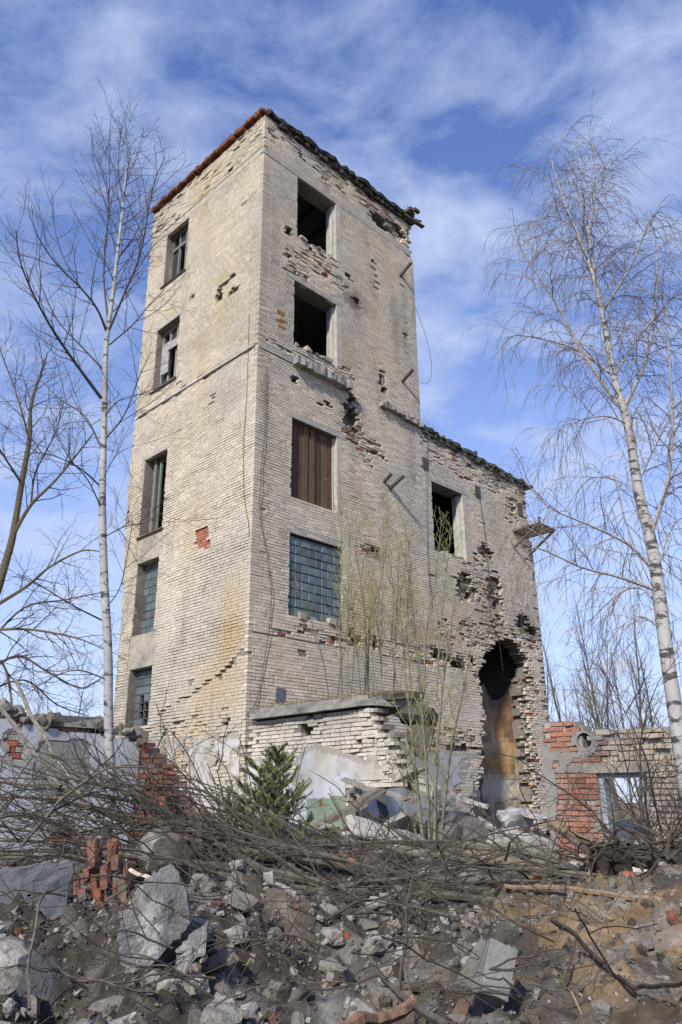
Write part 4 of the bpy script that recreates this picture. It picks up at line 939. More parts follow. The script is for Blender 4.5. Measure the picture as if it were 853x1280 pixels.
b_ = Bag(); a = cp_(60, 903); c = cp_(132, 906); V = F_P(np.array([a[0], c[0], c[0], a[0]] * 2), np.array([a[1] - .02, c[1] - .03, c[1] - .03, a[1] - .02, a[1] + .10, c[1] + .09, c[1] + .09, a[1] + .10]), np.array([-.05, -.05, .3, .3] * 2)); b_.add(V + rr.normal(0, .012, V.shape), BOXF, None, (.26, .25, .225)); b_.build('coping_slab', M_CONC, lw)

# ------------------------------------------------------------------ rubble
def gz(x, y): return float(ground_h(np.array([x]), np.array([y]))[0])
def thing_chunk(px, py, dist, size, rot, col, seed, label, name='concrete_chunk', cat='concrete chunk', group=None, mat=M_RUBBLE, sink=None, rough=.2):
    r = np.random.default_rng(seed); V, Q = chunk_mesh(r, size, rough); p = at(px, py, dist)
    if sink is not None: p[2] = gz(p[0], p[1]) + sink
    V = place(V, (0, 0, 0), rot)
    o = mesh(name, V, Q, mat, None, np.array(col) * r.uniform(.85, 1.15, (len(Q), 1))); o.location = tuple(p)
    return tag(o, label, cat, group)
PALE = np.array([.385, .365, .33]); MIDG = np.array([.25, .235, .21]); DARKG = np.array([.14, .135, .13])
def slab_thing(name, outline, dist, thick, tilt, col, label, cat, seed, mat=M_RUBBLE, bulge=.03):
    """broken plate: outline seen face-on, set up at its distance leaning back, with real thickness"""
    r = np.random.default_rng(seed); P = []
    pts = [np.array(p, float) for p in outline]; c0 = sum(pts) / len(pts); base = at(c0[0], max(p[1] for p in pts), dist)
    sc = np.linalg.norm(at(c0[0] + 50, c0[1], dist) - at(c0[0] - 50, c0[1], dist)) / 100
    for a, b_ in zip(pts, pts[1:] + pts[:1]):
        for k in range(5): P.append(a + (b_ - a) * k / 5 + r.normal(0, 2.0, 2))
    P = np.array(P); n = len(P); X = (P[:, 0] - c0[0]) * sc; Z = (max(p[1] for p in pts) - P[:, 1]) * sc
    def ringat(f, d):
        cx_, cz_ = X.mean(), Z.mean(); x = cx_ + (X - cx_) * f; z = cz_ + (Z - cz_) * f
        return np.column_stack([x, d + bulge * (vn(x * 5 + 3, z * 5, seed, 3) - .5) * 2 + z * math.tan(tilt), z])
    fs = (.03, .15, .28, .42, .56, .7, .82, .92, .98)
    rings = [ringat(f, -bulge * (1 - f)) for f in fs] + [ringat(1.0, thick * .3), ringat(1.0, thick * .75), ringat(.9, thick), ringat(.05, thick)]
    V = np.vstack(rings); V = V + .022 * np.stack([vn(V[:, 0] * 13 + V[:, 1] * 9, V[:, 2] * 13, seed + k, 4) - .5 for k in range(3)], 1) * 2; Q = []
    i = np.arange(n); k = (i + 1) % n
    for a in range(len(rings) - 1): Q.append(np.stack([a * n + i, a * n + k, (a + 1) * n + k, (a + 1) * n + i], 1))
    Q = np.vstack(Q); face = np.repeat(np.arange(len(rings) - 1), n); ctr = V[Q].mean(1)
    fr = smooth(.36, .58, vn(ctr[:, 0] * 4.5, ctr[:, 2] * 4.5, seed + 9, 4)) * (face < 9)
    cc = lerp(np.tile(np.array(col[1]), (len(Q), 1)), np.array(col[0]), fr) * (.8 + .4 * vn(ctr[:, 0] * 14, ctr[:, 2] * 14, seed + 5, 2))[:, None]
    o = mesh(name, V, Q, mat, None, cc); o.location = tuple(base); o.rotation_euler = (0, 0, -math.atan2(base[0], base[1]))
    return tag(o, label, cat, kind='thing')
slab_thing('concrete_slab', [(205, 1095), (217, 1104), (229, 1130), (236, 1165), (222, 1182), (195, 1205), (165, 1220), (147, 1202), (143, 1180), (150, 1150), (163, 1130), (178, 1112)], 5.0, .16, .35, ((.19, .19, .185), (.40, .39, .375)), 'large upright pointed slab of pale grey concrete on the rubble heap', 'concrete slab', 91)
slab_thing('concrete_slab', [(262, 1165), (255, 1195), (232, 1216), (218, 1212), (224, 1190), (240, 1172)], 4.8, .1, .5, ((.34, .33, .31), (.24, .23, .22)), 'narrow whitish concrete sliver leaning beside the large pointed slab', 'concrete slab', 92)
slab_thing('fallen_panel', [(-30, 1095), (40, 1082), (84, 1086), (80, 1148), (50, 1160), (-30, 1165)], 6.6, .2, .15, ((.125, .13, .145), (.17, .165, .16)), 'blue grey fallen wall panel below the whitewashed wall', 'wall panel', 93, M_CONC, .01)
slab_thing('concrete_slab', [(-20, 1190), (10, 1185), (36, 1205), (38, 1222), (10, 1245), (-25, 1240)], 4.3, .14, .9, ((.36, .34, .31), (.20, .185, .17)), 'flat whitish plaster crusted slab beside the dark soil hollow', 'concrete slab', 94)
slab_thing('dark_slab', [(18, 1205), (50, 1200), (75, 1222), (60, 1250), (25, 1240)], 4.2, .08, .5, ((.075, .075, .08), (.09, .085, .08)), 'dark tar coated slab under the whitish slab in the hollow', 'slab', 95)
def block_thing(px, py, dist, size, rot, col, seed, label):
    r = np.random.default_rng(seed); q = Bag(); a, b_, c = np.array(size) / 2; ch = .012
    S = []
    for z, f in ((-c, 0), (-c + ch, ch), (c - ch, ch), (c, 0)):
        for sx, sy in ((-1, -1), (1, -1), (1, 1), (-1, 1)): S.append((sx * (a - ch + f), sy * (b_ - ch + f), z))
    V = np.array(S) + r.normal(0, .007, (16, 3)); Q = [[3, 2, 1, 0], [12, 13, 14, 15]] + [[k * 4 + i, k * 4 + (i + 1) % 4, k * 4 + 4 + (i + 1) % 4, k * 4 + 4 + i] for k in range(3) for i in range(4)]
    o = mesh('concrete_block', place(V, (0, 0, 0), rot), np.array(Q), M_CONC, None, np.array(col) * r.uniform(.9, 1.1, (14, 1))); o.location = tuple(at(px, py, dist)); return tag(o, label, 'concrete block')
block_thing(617, 1214, 4.55, (.15, .10, .25), (-.35, .45, .15), (.20, .20, .19), 96, 'smooth grey concrete block lying tilted on the sand mound')
thing_chunk(592, 1206, 4.62, (.11, .10, .25), (-.3, .5, .1), (.22, .21, .19), 97, 'rough pale broken half block against the smooth grey block', rough=.12)
# toppled panel of red bricks standing on edge
tb = empty('toppled_brickwork', at(125, 1140, 7.3), -.3, 'toppled panel of red bricks on edge beside the blue grey panel', 'brickwork'); rr = np.random.default_rng(14)
for i in range(6):
    for j in range(3):
        if (i, j) in ((0, 2), (5, 2)): continue
        V, Q = chunk_mesh(rr, (.068, .12, .2 * rr.choice([1, 1, .6])), .07, 1); x = (i - 3) * .086 + rr.normal(0, .012); z = j * .19 - .02 + (.09 if i % 2 else 0)
        V = place(V, (x, .06 + rr.normal(0, .025), z), (rr.normal(0, .06), rr.normal(0, .045) - .10, rr.normal(0, .05))); mesh('brick', V, Q, M_RUBBLE, tb, np.tile(lerp(RED * rr.uniform(.55, 1.0), np.array([.17, .13, .105]), rr.uniform(.1, .7)), (len(Q), 1)))
q = Bag(); q.box((-.28, .05, -.2), (.22, .16, .30), (.15, .13, .11), .04); q.build('mortar_bed', M_MORTAR, tb)
# named lumps further back
for k, (px, py, d, s, rot, col, lab) in enumerate((
    (585, 1046, 13.2, (1.0, .7, .62), (.1, .2, .3), DARKG, 'dark grey boulder of concrete below the saplings'),
    (553, 1050, 13.0, (.7, .6, .5), (.2, .1, 1.1), DARKG * 1.2, 'smaller dark grey lump beside the dark boulder'),
    (645, 1026, 14.5, (.62, .35, .36), (0, 0, .5), np.array([.50, .51, .52]), 'white painted masonry block at the foot of the breach'),
    (640, 1050, 13.0, (.6, .5, .4), (.1, .3, .9), PALE, 'pale chunk in front of the white painted block'),
    (505, 1062, 11.5, (.75, .5, .42), (.2, .35, .4), PALE * 1.05, 'pale square-edged chunk amid the felled branches'),
    (370, 1052, 12.0, (.6, .5, .4), (.1, .3, .2), MIDG, 'mid grey chunk beside the young spruce'),
    (350, 1125, 6.6, (.22, .2, .16), (.3, .3, .2), PALE, 'pale knobbly lump on the crest of the heap'),
    (205, 1060, 8.6, (.5, .45, .35), (.3, .1, .7), MIDG, 'grey chunk under the tangle of felled branches'))):
    thing_chunk(px, py, d, s, rot, col, 300 + k, lab)
for k, (px, py, d, sz, rot, col, lab) in enumerate((
    (470, 1040, 13.0, (.9, .5, .12), (.5, .25, .4), PALE * 1.25, 'flat white plaster slab tilted below the annex opening'),
    (505, 1032, 13.3, (.7, .45, .14), (-.4, .4, 1.0), PALE * 1.1, 'tilted pale slab spilling from the collapsed annex end'),
    (560, 1030, 13.6, (.8, .4, .12), (.3, -.5, .2), PALE * .8, 'grey slab sloping towards the breach'),
    (615, 1038, 13.4, (.7, .5, .16), (.5, .3, 1.4), PALE * 1.2, 'whitish broken slab below the breach'),
    (425, 1046, 12.6, (.6, .4, .12), (.2, .5, .6), PALE * .95, 'thin pale slab beside the rotten beam'),
    (672, 1052, 12.4, (.5, .4, .14), (.4, .2, .3), PALE * 1.15, 'whitish slab before the red brick wall foot'))):
    thing_chunk(px, py, d, sz, rot, col, 330 + k, lab, name='broken_slab', cat='slab', rough=.12)['kind'] = 'thing'
# scattered chunks: each its own thing
variants = [chunk_mesh(np.random.default_rng(400 + i), (1, rr.uniform(.6, 1), rr.uniform(.4, .8)), .26, 2) for i in range(14)]
def scatter(n, xr, yr, sr, seed, name, label, cat, group, colf, cond=None, mat=M_RUBBLE):
    r = np.random.default_rng(seed); k = 0; tries = 0
    while k < n and tries < n * 40:
        tries += 1
        x, y = r.uniform(*xr), r.uniform(*yr)
        p = np.array([x, y, gz(x, y)]); px, py = to_px(p)
        if not (-25 < px < 878 and py < 1310) or (cond and not cond(px, py, x, y)): continue
        s = sr[0] * (sr[1] / sr[0]) ** (r.random() ** 1.8); V, Q = variants[r.integers(len(variants))]
        V = place(V * s, (0, 0, 0), r.uniform(-.5, .5, 3) + [0, 0, r.uniform(0, 6.3)])
        o = mesh(name, V, Q, mat, None, colf(r) * r.uniform(.88, 1.1, (len(Q), 1))); o.location = (x, y, p[2] + s * r.uniform(-.12, .14)); cv = float(np.mean(o.data.attributes['Tint'].data[0].color[:3])); tone = 'pale' if cv > .27 else 'dark' if cv < .17 else 'grey'; size = 'large' if s > sr[0] * (sr[1] / sr[0]) ** .62 else 'small' if s < sr[0] * (sr[1] / sr[0]) ** .2 else 'medium sized'
        tag(o, f'{size} {tone} {label}', cat, group); k += 1
pale_f = lambda r: lerp(PALE * 1.08, np.array([.13, .115, .098]), r.random() ** 1.6)
scatter(190, (-2.4, .7), (3.6, 7.4), (.045, .24), 21, 'concrete_chunk', 'chunk of broken concrete on the near rubble heap', 'concrete chunk', 'concrete chunks on the near heap', pale_f, lambda px, py, x, y: px < 520 and (not (20 < px < 150 and py > 1130) or py > 1240))
scatter(26, (.2, 3.4), (4.2, 7.2), (.05, .16), 22, 'stone', 'stone half sunk in the sandy mound', 'stone', 'stones in the sandy mound', lambda r: lerp(PALE * .6, np.array([.12, .10, .08]), r.random() ** .7))
scatter(70, (-4.5, 6), (8.6, 16.5), (.16, .6), 23, 'rubble_block', 'block of broken masonry in the collapsed annex rubble', 'rubble', 'blocks in the annex rubble', lambda r: lerp(PALE * 1.05, DARKG * 1.3, r.random() ** 1.3))
def loose_bricks(n, xr, yr, seed, cond=None):
    r = np.random.default_rng(seed); k = 0
    V0 = brick_verts(np.array([-.125]), np.array([.125]), np.array([-.033]), np.array([.033]), np.array([-.06]), np.array([.06]), np.array([.003]), lambda u, z, d: np.stack([u, d, z], -1))[0]
    while k < n:
        x, y = r.uniform(*xr), r.uniform(*yr); p = np.array([x, y, gz(x, y)]); px, py = to_px(p)
        if not (0 < px < 853 and py < 1275) or (cond and not cond(px, py)): continue
        red = r.random() < .6 or y < 8; V = V0.copy(); V[:, 0] *= r.choice([1, 1, .55])
        o = mesh('loose_brick', place(V, (0, 0, 0), r.uniform(-.7, .7, 3) + [0, 0, r.uniform(0, 6.3)]), _BQ, M_BRICK, None, np.tile((RED if red else WHITE * .85) * r.uniform(.7, 1.2), (len(_BQ), 1))); o.location = (x, y, p[2] + .03)
        tag(o, 'loose dirty red brick lying in the rubble' if red else 'loose whitish brick lying in the rubble', 'brick', 'loose red bricks' if red else 'loose whitish bricks'); k += 1
loose_bricks(4, (-3, 4), (6.6, 8), 24); loose_bricks(40, (-4, 5.5), (8.5, 16), 25)
# fine debris: uncountable
def debris(name, n, xr, yr, sr, seed, colf, label, power=2.2):
    r = np.random.default_rng(seed); small = [chunk_mesh(np.random.default_rng(700 + i), (1, .8, .6), .3, 1) for i in range(16)]
    x = r.uniform(*xr, n); y = yr[0] + (yr[1] - yr[0]) * r.random(n) ** 1.4; z = ground_h(x, y); s = sr[0] * (sr[1] / sr[0]) ** (r.random(n) ** power); q = Bag()
    dens = vn(x * 1.3, y * 1.3, seed, 3); keep = ((dens > .40) | (r.random(n) < .3)) & ((x < 1.0) | (y > 8) | (r.random(n) < .4))
    for i in np.nonzero(keep)[0]:
        V, Q = small[r.integers(16)]; q.add(place(V * s[i], (x[i], y[i], z[i] + s[i] * .1), r.uniform(0, 6.3, 3)), Q, None, colf(r))
    return tag(q.build(name, M_RUBBLE, None), label, 'debris', kind='stuff')
def dcol(r):
    t = r.random()
    return lerp(RED * .7, np.array([.16, .11, .085]), r.random()) if t < .06 else lerp(PALE * 1.05, np.array([.09, .076, .06]), r.random() ** .8) if t < .75 else np.array([.07, .06, .05]) * r.uniform(.7, 2)
debris('rubble_debris', 6500, (-2.6, 3.2), (3.0, 7.6), (.014, .11), 31, dcol, 'small broken stones and mortar crumbs over the near heap')
debris('masonry_debris', 2600, (-6, 7), (8.0, 17), (.03, .22), 32, dcol, 'broken bricks and mortar crumbs heaped below the walls')

def bits(name, n, xr, yr, sr, seed, label):
    r = np.random.default_rng(seed); x = r.uniform(*xr, n); y = yr[0] + (yr[1] - yr[0]) * r.random(n) ** 1.3; keep = ((vn(x * 1.1, y * 1.1, seed, 3) > .36) | (r.random(n) < .25)) & ((x < 1.0) | (r.random(n) < .5)); x, y = x[keep], y[keep]; n = len(x)
    s = sr[0] * (sr[1] / sr[0]) ** (r.random(n) ** 2); c8 = np.array([[a, b_, c] for c in (-1, 1) for a, b_ in ((-1, -1), (1, -1), (1, 1), (-1, 1))], float)
    V = c8[None] * r.uniform(.5, 1.1, (n, 8, 3)) * r.uniform(.5, 1.2, (n, 1, 3)) * s[:, None, None] * .5
    q1 = r.normal(0, 1, (n, 4)); q1 /= np.linalg.norm(q1, axis=1)[:, None]; w, a, b_, c = q1.T
    R_ = np.stack([np.stack([1 - 2 * (b_ * b_ + c * c), 2 * (a * b_ - c * w), 2 * (a * c + b_ * w)], -1), np.stack([2 * (a * b_ + c * w), 1 - 2 * (a * a + c * c), 2 * (b_ * c - a * w)], -1), np.stack([2 * (a * c - b_ * w), 2 * (b_ * c + a * w), 1 - 2 * (a * a + b_ * b_)], -1)], 1)
    V = np.einsum('nij,nkj->nki', R_, V) + np.stack([x, y, ground_h(x, y) + s * .12], 1)[:, None]
    t = r.random(n)[:, None]; cc = np.where(t < .05, RED * .5 + .03, lerp(PALE * .95, np.array([.085, .072, .058]), r.random(n) ** .9)); Q = (BOXF[None, :, ::-1] + (np.arange(n) * 8)[:, None, None]).reshape(-1, 4)
    return tag(mesh(name, V.reshape(-1, 3), Q, M_RUBBLE, None, np.repeat(cc, 6, 0)), label, 'debris', kind='stuff')
bits('gravel', 26000, (-2.7, 3.3), (2.9, 7.8), (.008, .035), 33, 'fine gravel and brick crumbs strewn over the near heap')
# planks thrown over the rubble
def plank(a, b_, w, h, col, label, seed, up=(0, 0, 1)):
    a = np.array(a); b_ = np.array(b_); r = np.random.default_rng(seed); q = Bag(); n = 7
    d = (b_ - a) / np.linalg.norm(b_ - a); upv = np.array(up, float); s = np.cross(d, upv); s /= np.linalg.norm(s); u = np.cross(s, d); V = []
    for k in range(n):
        c = a + (b_ - a) * k / (n - 1) + u * min(.02, .015 * np.linalg.norm(b_ - a)) * math.sin(k * 1.3 + seed) + d * (r.normal(0, .0))
        for sx, sy in ((-1, -1), (1, -1), (1, 1), (-1, 1)): V.append(c + s * sx * w / 2 * r.uniform(.85, 1.05) + u * sy * h / 2 * r.uniform(.8, 1.1) + (d * r.uniform(-.6, .6) * w if k in (0, n - 1) else 0))
    Q = [[k * 4 + i, k * 4 + (i + 1) % 4, k * 4 + 4 + (i + 1) % 4, k * 4 + 4 + i] for k in range(n - 1) for i in range(4)] + [[3, 2, 1, 0], [4 * n - 4, 4 * n - 3, 4 * n - 2, 4 * n - 1]]
    q.add(np.array(V), np.array(Q), None, col); o = q.build('plank', M_BEAM, None); return tag(o, label, 'plank')
plank(at(402, 1032, 13.4), at(472, 990, 13.8), .3, .09, (.17, .145, .115), 'thick rotten beam slanting up towards the annex opening', 1)
plank(at(430, 975, 14.2), at(512, 1000, 13.6), .14, .07, (.24, .23, .21), 'grey plank slanting down under the broken lintel', 2)
plank(at(446, 978, 14.3), at(462, 1035, 13.9), .13, .05, (.30, .29, .27), 'pale grey board leaning upright in the annex opening', 3)
plank(at(473, 985, 14.4), at(484, 1038, 14.1), .16, .05, (.09, .09, .09), 'dark board leaning upright in the annex opening', 4)
plank(at(430, 1040, 12.0), at(520, 1046, 12.4), .07, .05, (.44, .43, .40), 'thin whitish batten lying level on the rubble', 5)
plank(at(525, 975, 13.5), at(610, 1010, 13.0), .06, .06, (.40, .38, .35), 'thin pale pole slanting below the breach', 6)
plank(at(640, 1012, 14.6), at(682, 1024, 14.2), .16, .07, (.38, .37, .36), 'pale board lying beside the white painted block', 7)
plank(at(163, 1088, 6.0), at(188, 1098, 5.7), .022, .018, (.62, .56, .42), 'short fresh stick poking up behind the pointed slab', 8)
plank(at(212, 1086, 5.6), at(214, 1102, 5.5), .018, .018, (.62, .56, .42), 'short upright fresh stick behind the tip of the pointed slab', 9)
plank(at(815, 1034, 9.4), at(842, 1056, 9.6), .03, .03, (.60, .50, .34), 'fresh split stick before the pale doorway pier', 10)
plank(at(560, 1062, 11.0), at(690, 1085, 10.4), .10, .08, (.23, .18, .13), 'brown squared timber half buried in the rubble', 11)

# ------------------------------------------------------------------ branches and trees
def bpath(r, p, d, L, n, wig, trop, tw):
    P = [np.array(p, float)]; d = np.array(d, float); d /= np.linalg.norm(d); st = L / n
    for k in range(n):
        d = d + r.normal(0, wig, 3) + np.array(trop) * tw; d /= np.linalg.norm(d); P.append(P[-1] + d * st)
    return np.array(P)
def plen(P): return np.linalg.norm(np.diff(P, axis=0), axis=1).sum()
def sprout(r, bag, P, r0, r1, S, lvl=0, t0=.15):
    """side branches along path P; S: list of dicts, one for each level"""
    if lvl >= len(S): return
    s = S[lvl]; L = plen(P); n = int(L * s['per_m'] * r.uniform(.8, 1.2) + r.random())
    n = min(n, s.get('max', 400)); seg = np.concatenate([[0], np.cumsum(np.linalg.norm(np.diff(P, axis=0), axis=1))]) / L
    az = r.uniform(0, 6.3)
    for k in range(n):
        t = t0 + (1 - t0) * (k + r.random()) / n; t = min(t, .995)
        i = min(np.searchsorted(seg, t) - 1, len(P) - 2); i = max(i, 0); f = (t - seg[i]) / (seg[i + 1] - seg[i] + 1e-9); p = P[i] + (P[i + 1] - P[i]) * f
        d = P[i + 1] - P[i]; d = d / (np.linalg.norm(d) + 1e-9); az += 2.4 + r.normal(0, .5)
        ref = np.array([0, 0, 1.0]) if abs(d[2]) < .9 else np.array([1.0, 0, 0]); a = np.cross(d, ref); a /= np.linalg.norm(a); b_ = np.cross(d, a)
        side = a * math.cos(az) + b_ * math.sin(az); ang = s['ang'] * r.uniform(.7, 1.3)
        dd = d * math.cos(ang) + side * math.sin(ang) + np.array([0, 0, s.get('lift', 0)])
        ln = s['len'] * r.uniform(.55, 1.25) * (1 - s.get('tip', .5) * t)
        rad = min((r0 + (r1 - r0) * t) * .6, s['rad']) 
        if ln < .05: continue
        n_ = s.get('seg', 4); C = bpath(r, p, dd, ln, n_, s['wig'], (0, 0, 1), s['trop'])
        tube(bag, C, np.linspace(rad, s.get('end', .002), n_ + 1), s.get('sides', 3), np.array(s['col']) * r.uniform(.75, 1.2))
        sprout(r, bag, C, rad, s.get('end', .002), S, lvl + 1, .2)
def limb(r, bag, pts, r0, r1, col, n=5, k=5):
    P = spline(pts, k); tube(bag, P, np.linspace(r0, r1, len(P)), n, col, .05); return P
def pts_at(lst, d0, d1):
    n = len(lst); return [at(p[0], p[1], d0 + (d1 - d0) * (k / max(1, n - 1))) for k, p in enumerate(lst)]
TW_D = (.085, .065, .058); TW_M = (.12, .095, .082); BR_D = (.09, .08, .07); BW = (.41, .40, .38); LICH = (.24, .185, .095)

# slender birch by the whitewashed wall
r = np.random.default_rng(501); d = 10.0
base = at(139, 1000, d); base[2] = gz(base[0], base[1]) - .1
bt = empty('birch_tree', base, 0, 'slender white trunked birch rising in front of the whitewashed wall', 'tree')
def sub(P): return np.asarray(P) - base
q = Bag(); trunk = [base] + [at(x, y, d) for x, y in ((138, 985), (136, 916), (135, 811), (131, 732), (128, 639), (129, 588), (131, 510), (133, 431), (139.7, 381), (147, 319), (153, 266), (158, 218), (164, 185), (168, 160))]
T_ = spline(trunk, 5); n = len(T_); rad = np.interp(np.linspace(0, 1, n), [0, .35, .6, .8, 1], [.062, .049, .033, .016, .004]); tube(q, sub(T_), rad, 8, BW, .04); q.build('trunk', M_BIRCH, bt, True)
q = Bag()
SP_B = [dict(per_m=6.5, len=.95, ang=.75, wig=.10, trop=.06, rad=.009, end=.0028, col=TW_D, seg=5, sides=3, tip=.35), dict(per_m=7, len=.38, ang=.7, wig=.13, trop=.03, rad=.0042, end=.002, col=TW_M, seg=3, tip=.4)]
limbs = [([(127, 498), (94, 453), (66, 412), (41, 366), (25, 325), (20, 287)], .034, -1.2), ([(129.7, 462), (103, 434), (72, 400), (53, 359), (44, 330)], .022, .8), ([(134, 416), (122, 387), (103, 362), (72, 331), (50, 300), (37, 269)], .026, -.8), ([(103, 362), (81, 325), (69, 287), (64, 241)], .015, .3),
 ([(136, 409), (130, 344), (134, 287), (137, 225), (137, 162)], .022, .8), ([(137, 412), (156, 366), (175, 319), (187, 256), (194, 225), (207, 195)], .026, -1.0), ([(137, 431), (166, 406), (187, 381), (206, 362)], .016, -1.4), ([(147, 331), (138, 275), (131, 225), (113, 180)], .012, .6), ([(150, 319), (169, 294), (181, 266), (190, 230)], .012, .9), ([(155, 255), (148, 210), (152, 160)], .01, -.4), ([(157, 230), (172, 195), (180, 160)], .009, .5),
 ([(125, 607), (98, 584), (62, 568), (30, 566)], .016, -.8), ([(127, 560), (106, 520), (74, 498), (40, 463)], .02, 1.0), ([(127, 775), (90, 756), (51, 732), (23, 717)], .016, -.9), ([(133, 670), (156, 658), (180, 654), (205, 640)], .012, -1.2), ([(131, 550), (156, 518), (176, 467), (190, 440)], .016, -1.0), ([(131, 520), (150, 500), (185, 490)], .01, -1.2), ([(129, 640), (110, 600), (85, 570), (60, 520)], .014, -.6), ([(133, 760), (150, 735), (160, 690), (166, 650)], .010, -.9), ([(128, 600), (145, 570), (160, 560)], .009, -.5), ([(135, 850), (100, 838), (70, 845), (30, 870)], .013, -.7)]
for lst, r0, dd in limbs:
    r0 *= .72; P = limb(r, q, sub(pts_at(lst, d, d + dd)), r0, .004, BR_D, 5); sprout(r, q, P, r0, .005, SP_B)
sprout(r, q, sub(T_[int(n * .55):]), .03, .005, SP_B)
q.build('crown', M_TWIG, bt)

# leaning weeping birch at the other side
r = np.random.default_rng(502); d = 10.5
base = at(864, 1060, d); base[2] = gz(base[0], base[1]) - .1
wb = empty('weeping_birch', base, 0, 'tall leaning weeping birch with white trunk and drooping fine twigs', 'tree')
q = Bag(); trunk = [base] + [at(x, y, d) for x, y in ((860, 1000), (846, 900), (831, 796), (817, 692), (799, 617), (785, 530), (768, 472), (753, 391), (738, 333), (710, 264), (692, 212))]
T_ = spline(trunk, 6); n = len(T_); rad = np.interp(np.linspace(0, 1, n), [0, .3, .6, .85, 1], [.100, .084, .052, .02, .008]); tube(q, sub(T_), rad, 9, np.array(BW) * 1.03, .04)
st2 = spline([at(x, y, d + k * .15) for k, (x, y) in enumerate(((750, 380), (744.5, 351), (736, 293), (727, 252), (713, 212)))], 5); tube(q, sub(st2), np.linspace(.03, .008, len(st2)), 6, BW)
q.build('trunk', M_BIRCH, wb, True)
q = Bag(); qw = Bag()
SP_W = [dict(per_m=6.5, len=.85, ang=.8, wig=.12, trop=-.05, rad=.010, end=.003, col=(.24, .20, .18), seg=5, sides=3, tip=.3), dict(per_m=9, len=.6, ang=.7, wig=.10, trop=-.34, rad=.0045, end=.0022, col=(.165, .13, .11), seg=5, tip=.3, lift=-.1), dict(per_m=3.5, len=.35, ang=.5, wig=.06, trop=-.35, rad=.0028, end=.0018, col=(.165, .13, .11), seg=3, tip=.2)]
wl = [([(773, 507), (733, 449), (698, 385), (669, 339), (640, 293)], .032, -.9), ([(762, 466), (721, 437), (675, 423), (640, 420), (626, 437)], .022, .7), ([(814, 709), (785, 680), (739, 657), (687, 634), (655, 600)], .026, -.6), ([(820, 738), (773, 721), (727, 709), (675, 686), (650, 690)], .022, -1.2), ([(782, 507), (808, 449), (820, 374), (820, 287)], .028, .9), ([(814, 669), (837, 593), (840, 507), (834, 409), (831, 362)], .03, -.7), ([(799, 600), (831, 536), (860, 510)], .018, .5), ([(745, 360), (727, 320), (700, 300), (672, 318)], .014, .6), ([(735, 300), (742, 250), (741, 178)], .014, .2), ([(753, 391), (790, 330), (815, 270), (830, 280)], .018, -.5), ([(768, 470), (800, 420), (845, 370), (870, 380)], .018, .9), ([(720, 285), (690, 270), (668, 280), (655, 310)], .010, -.5), ([(705, 250), (690, 200), (700, 180)], .008, .3), ([(727, 252), (750, 230), (765, 200)], .008, .4), ([(820, 720), (840, 660), (865, 640)], .016, .4), ([(785, 530), (755, 520), (715, 530), (690, 560)], .014, -.9), ([(800, 620), (770, 600), (735, 600), (705, 640)], .013, .8), ([(830, 790), (800, 770), (770, 790), (745, 830)], .012, -.4), ([(768, 593), (785, 660), (813, 730)], .014, .2), ([(836, 830), (860, 790), (880, 770)], .014, .3), ([(826, 760), (800, 735), (770, 745), (735, 780)], .012, .6)]
for lst, r0, dd in wl:
    P = limb(r, qw, sub(pts_at(lst, d, d + dd)), r0, .006, (.36, .34, .32), 5); sprout(r, q, P, r0, .006, SP_W, 0, .08)
sprout(r, q, sub(T_[int(n * .45):]), .04, .006, SP_W); sprout(r, q, sub(st2), .02, .006, SP_W)
qw.build('limbs', M_BARK, wb); q.build('crown', M_TWIG, wb)

# lichen-grown tree behind the whitewashed wall
r = np.random.default_rng(503); d = 19.5
base = at(-30, 1000, d); base[2] = gz(base[0], base[1]) - .2
lt = empty('lichen_tree', base, 0, 'spreading dark tree with ochre lichen on its limbs behind the whitewashed wall', 'tree')
q = Bag(); T_ = spline([base] + [at(x, y, d) for x, y in ((-28, 900), (-20, 790), (0, 728), (16, 670), (27, 604), (37, 549), (39, 506), (52, 465), (60, 440))], 5); tube(q, sub(T_), np.interp(np.linspace(0, 1, len(T_)), [0, .3, .7, 1], [.15, .10, .055, .015]), 7, np.array([.15, .125, .085]) * .8, .06); q.build('trunk', M_BARK, lt, True)
q = Bag()
SP_L = [dict(per_m=3.6, len=1.3, ang=.85, wig=.17, trop=.04, rad=.018, end=.004, col=np.array(BR_D) * .9, seg=5, sides=3, tip=.3), dict(per_m=4.5, len=.7, ang=.8, wig=.2, trop=.03, rad=.008, end=.003, col=TW_D, seg=4, tip=.3), dict(per_m=5, len=.3, ang=.7, wig=.2, trop=.02, rad=.0045, end=.0025, col=TW_D, seg=3, tip=.3)]
for lst, r0, dd in [([(16, 670), (39, 631), (70, 600), (105, 557), (117, 541)], .07, -1.0), ([(-10, 760), (35, 732), (62, 709), (101, 689), (125, 689)], .06, -1.5), ([(-25, 790), (0, 787), (39, 787), (94, 797), (129, 811)], .055, -2), ([(37, 549), (20, 490), (5, 450), (-5, 420)], .04, 1), ([(27, 604), (5, 570), (-15, 540)], .04, -1), ([(-25, 830), (4, 830), (16, 885), (18, 910)], .05, -2.5), ([(-28, 850), (20, 820), (60, 840), (100, 860), (125, 850)], .045, -1.5), ([(39, 631), (45, 590), (70, 540), (80, 500)], .035, .8), ([(0, 728), (-20, 690), (-30, 640)], .05, .5), ([(-20, 810), (30, 760), (80, 750), (130, 740)], .04, 1.2), ([(-28, 870), (30, 850), (70, 880), (110, 895)], .035, 1.0)]:
    r0 *= .75; P = limb(r, q, sub(pts_at(lst, d, d + dd)), r0, .012, lerp(np.array(LICH), np.array([.10, .085, .07]), r.uniform(.3, .9)) * .8, 6); sprout(r, q, P, r0, .012, SP_L)
sprout(r, q, sub(T_[25:]), .06, .02, SP_L)
q.build('crown', M_BARK, lt)

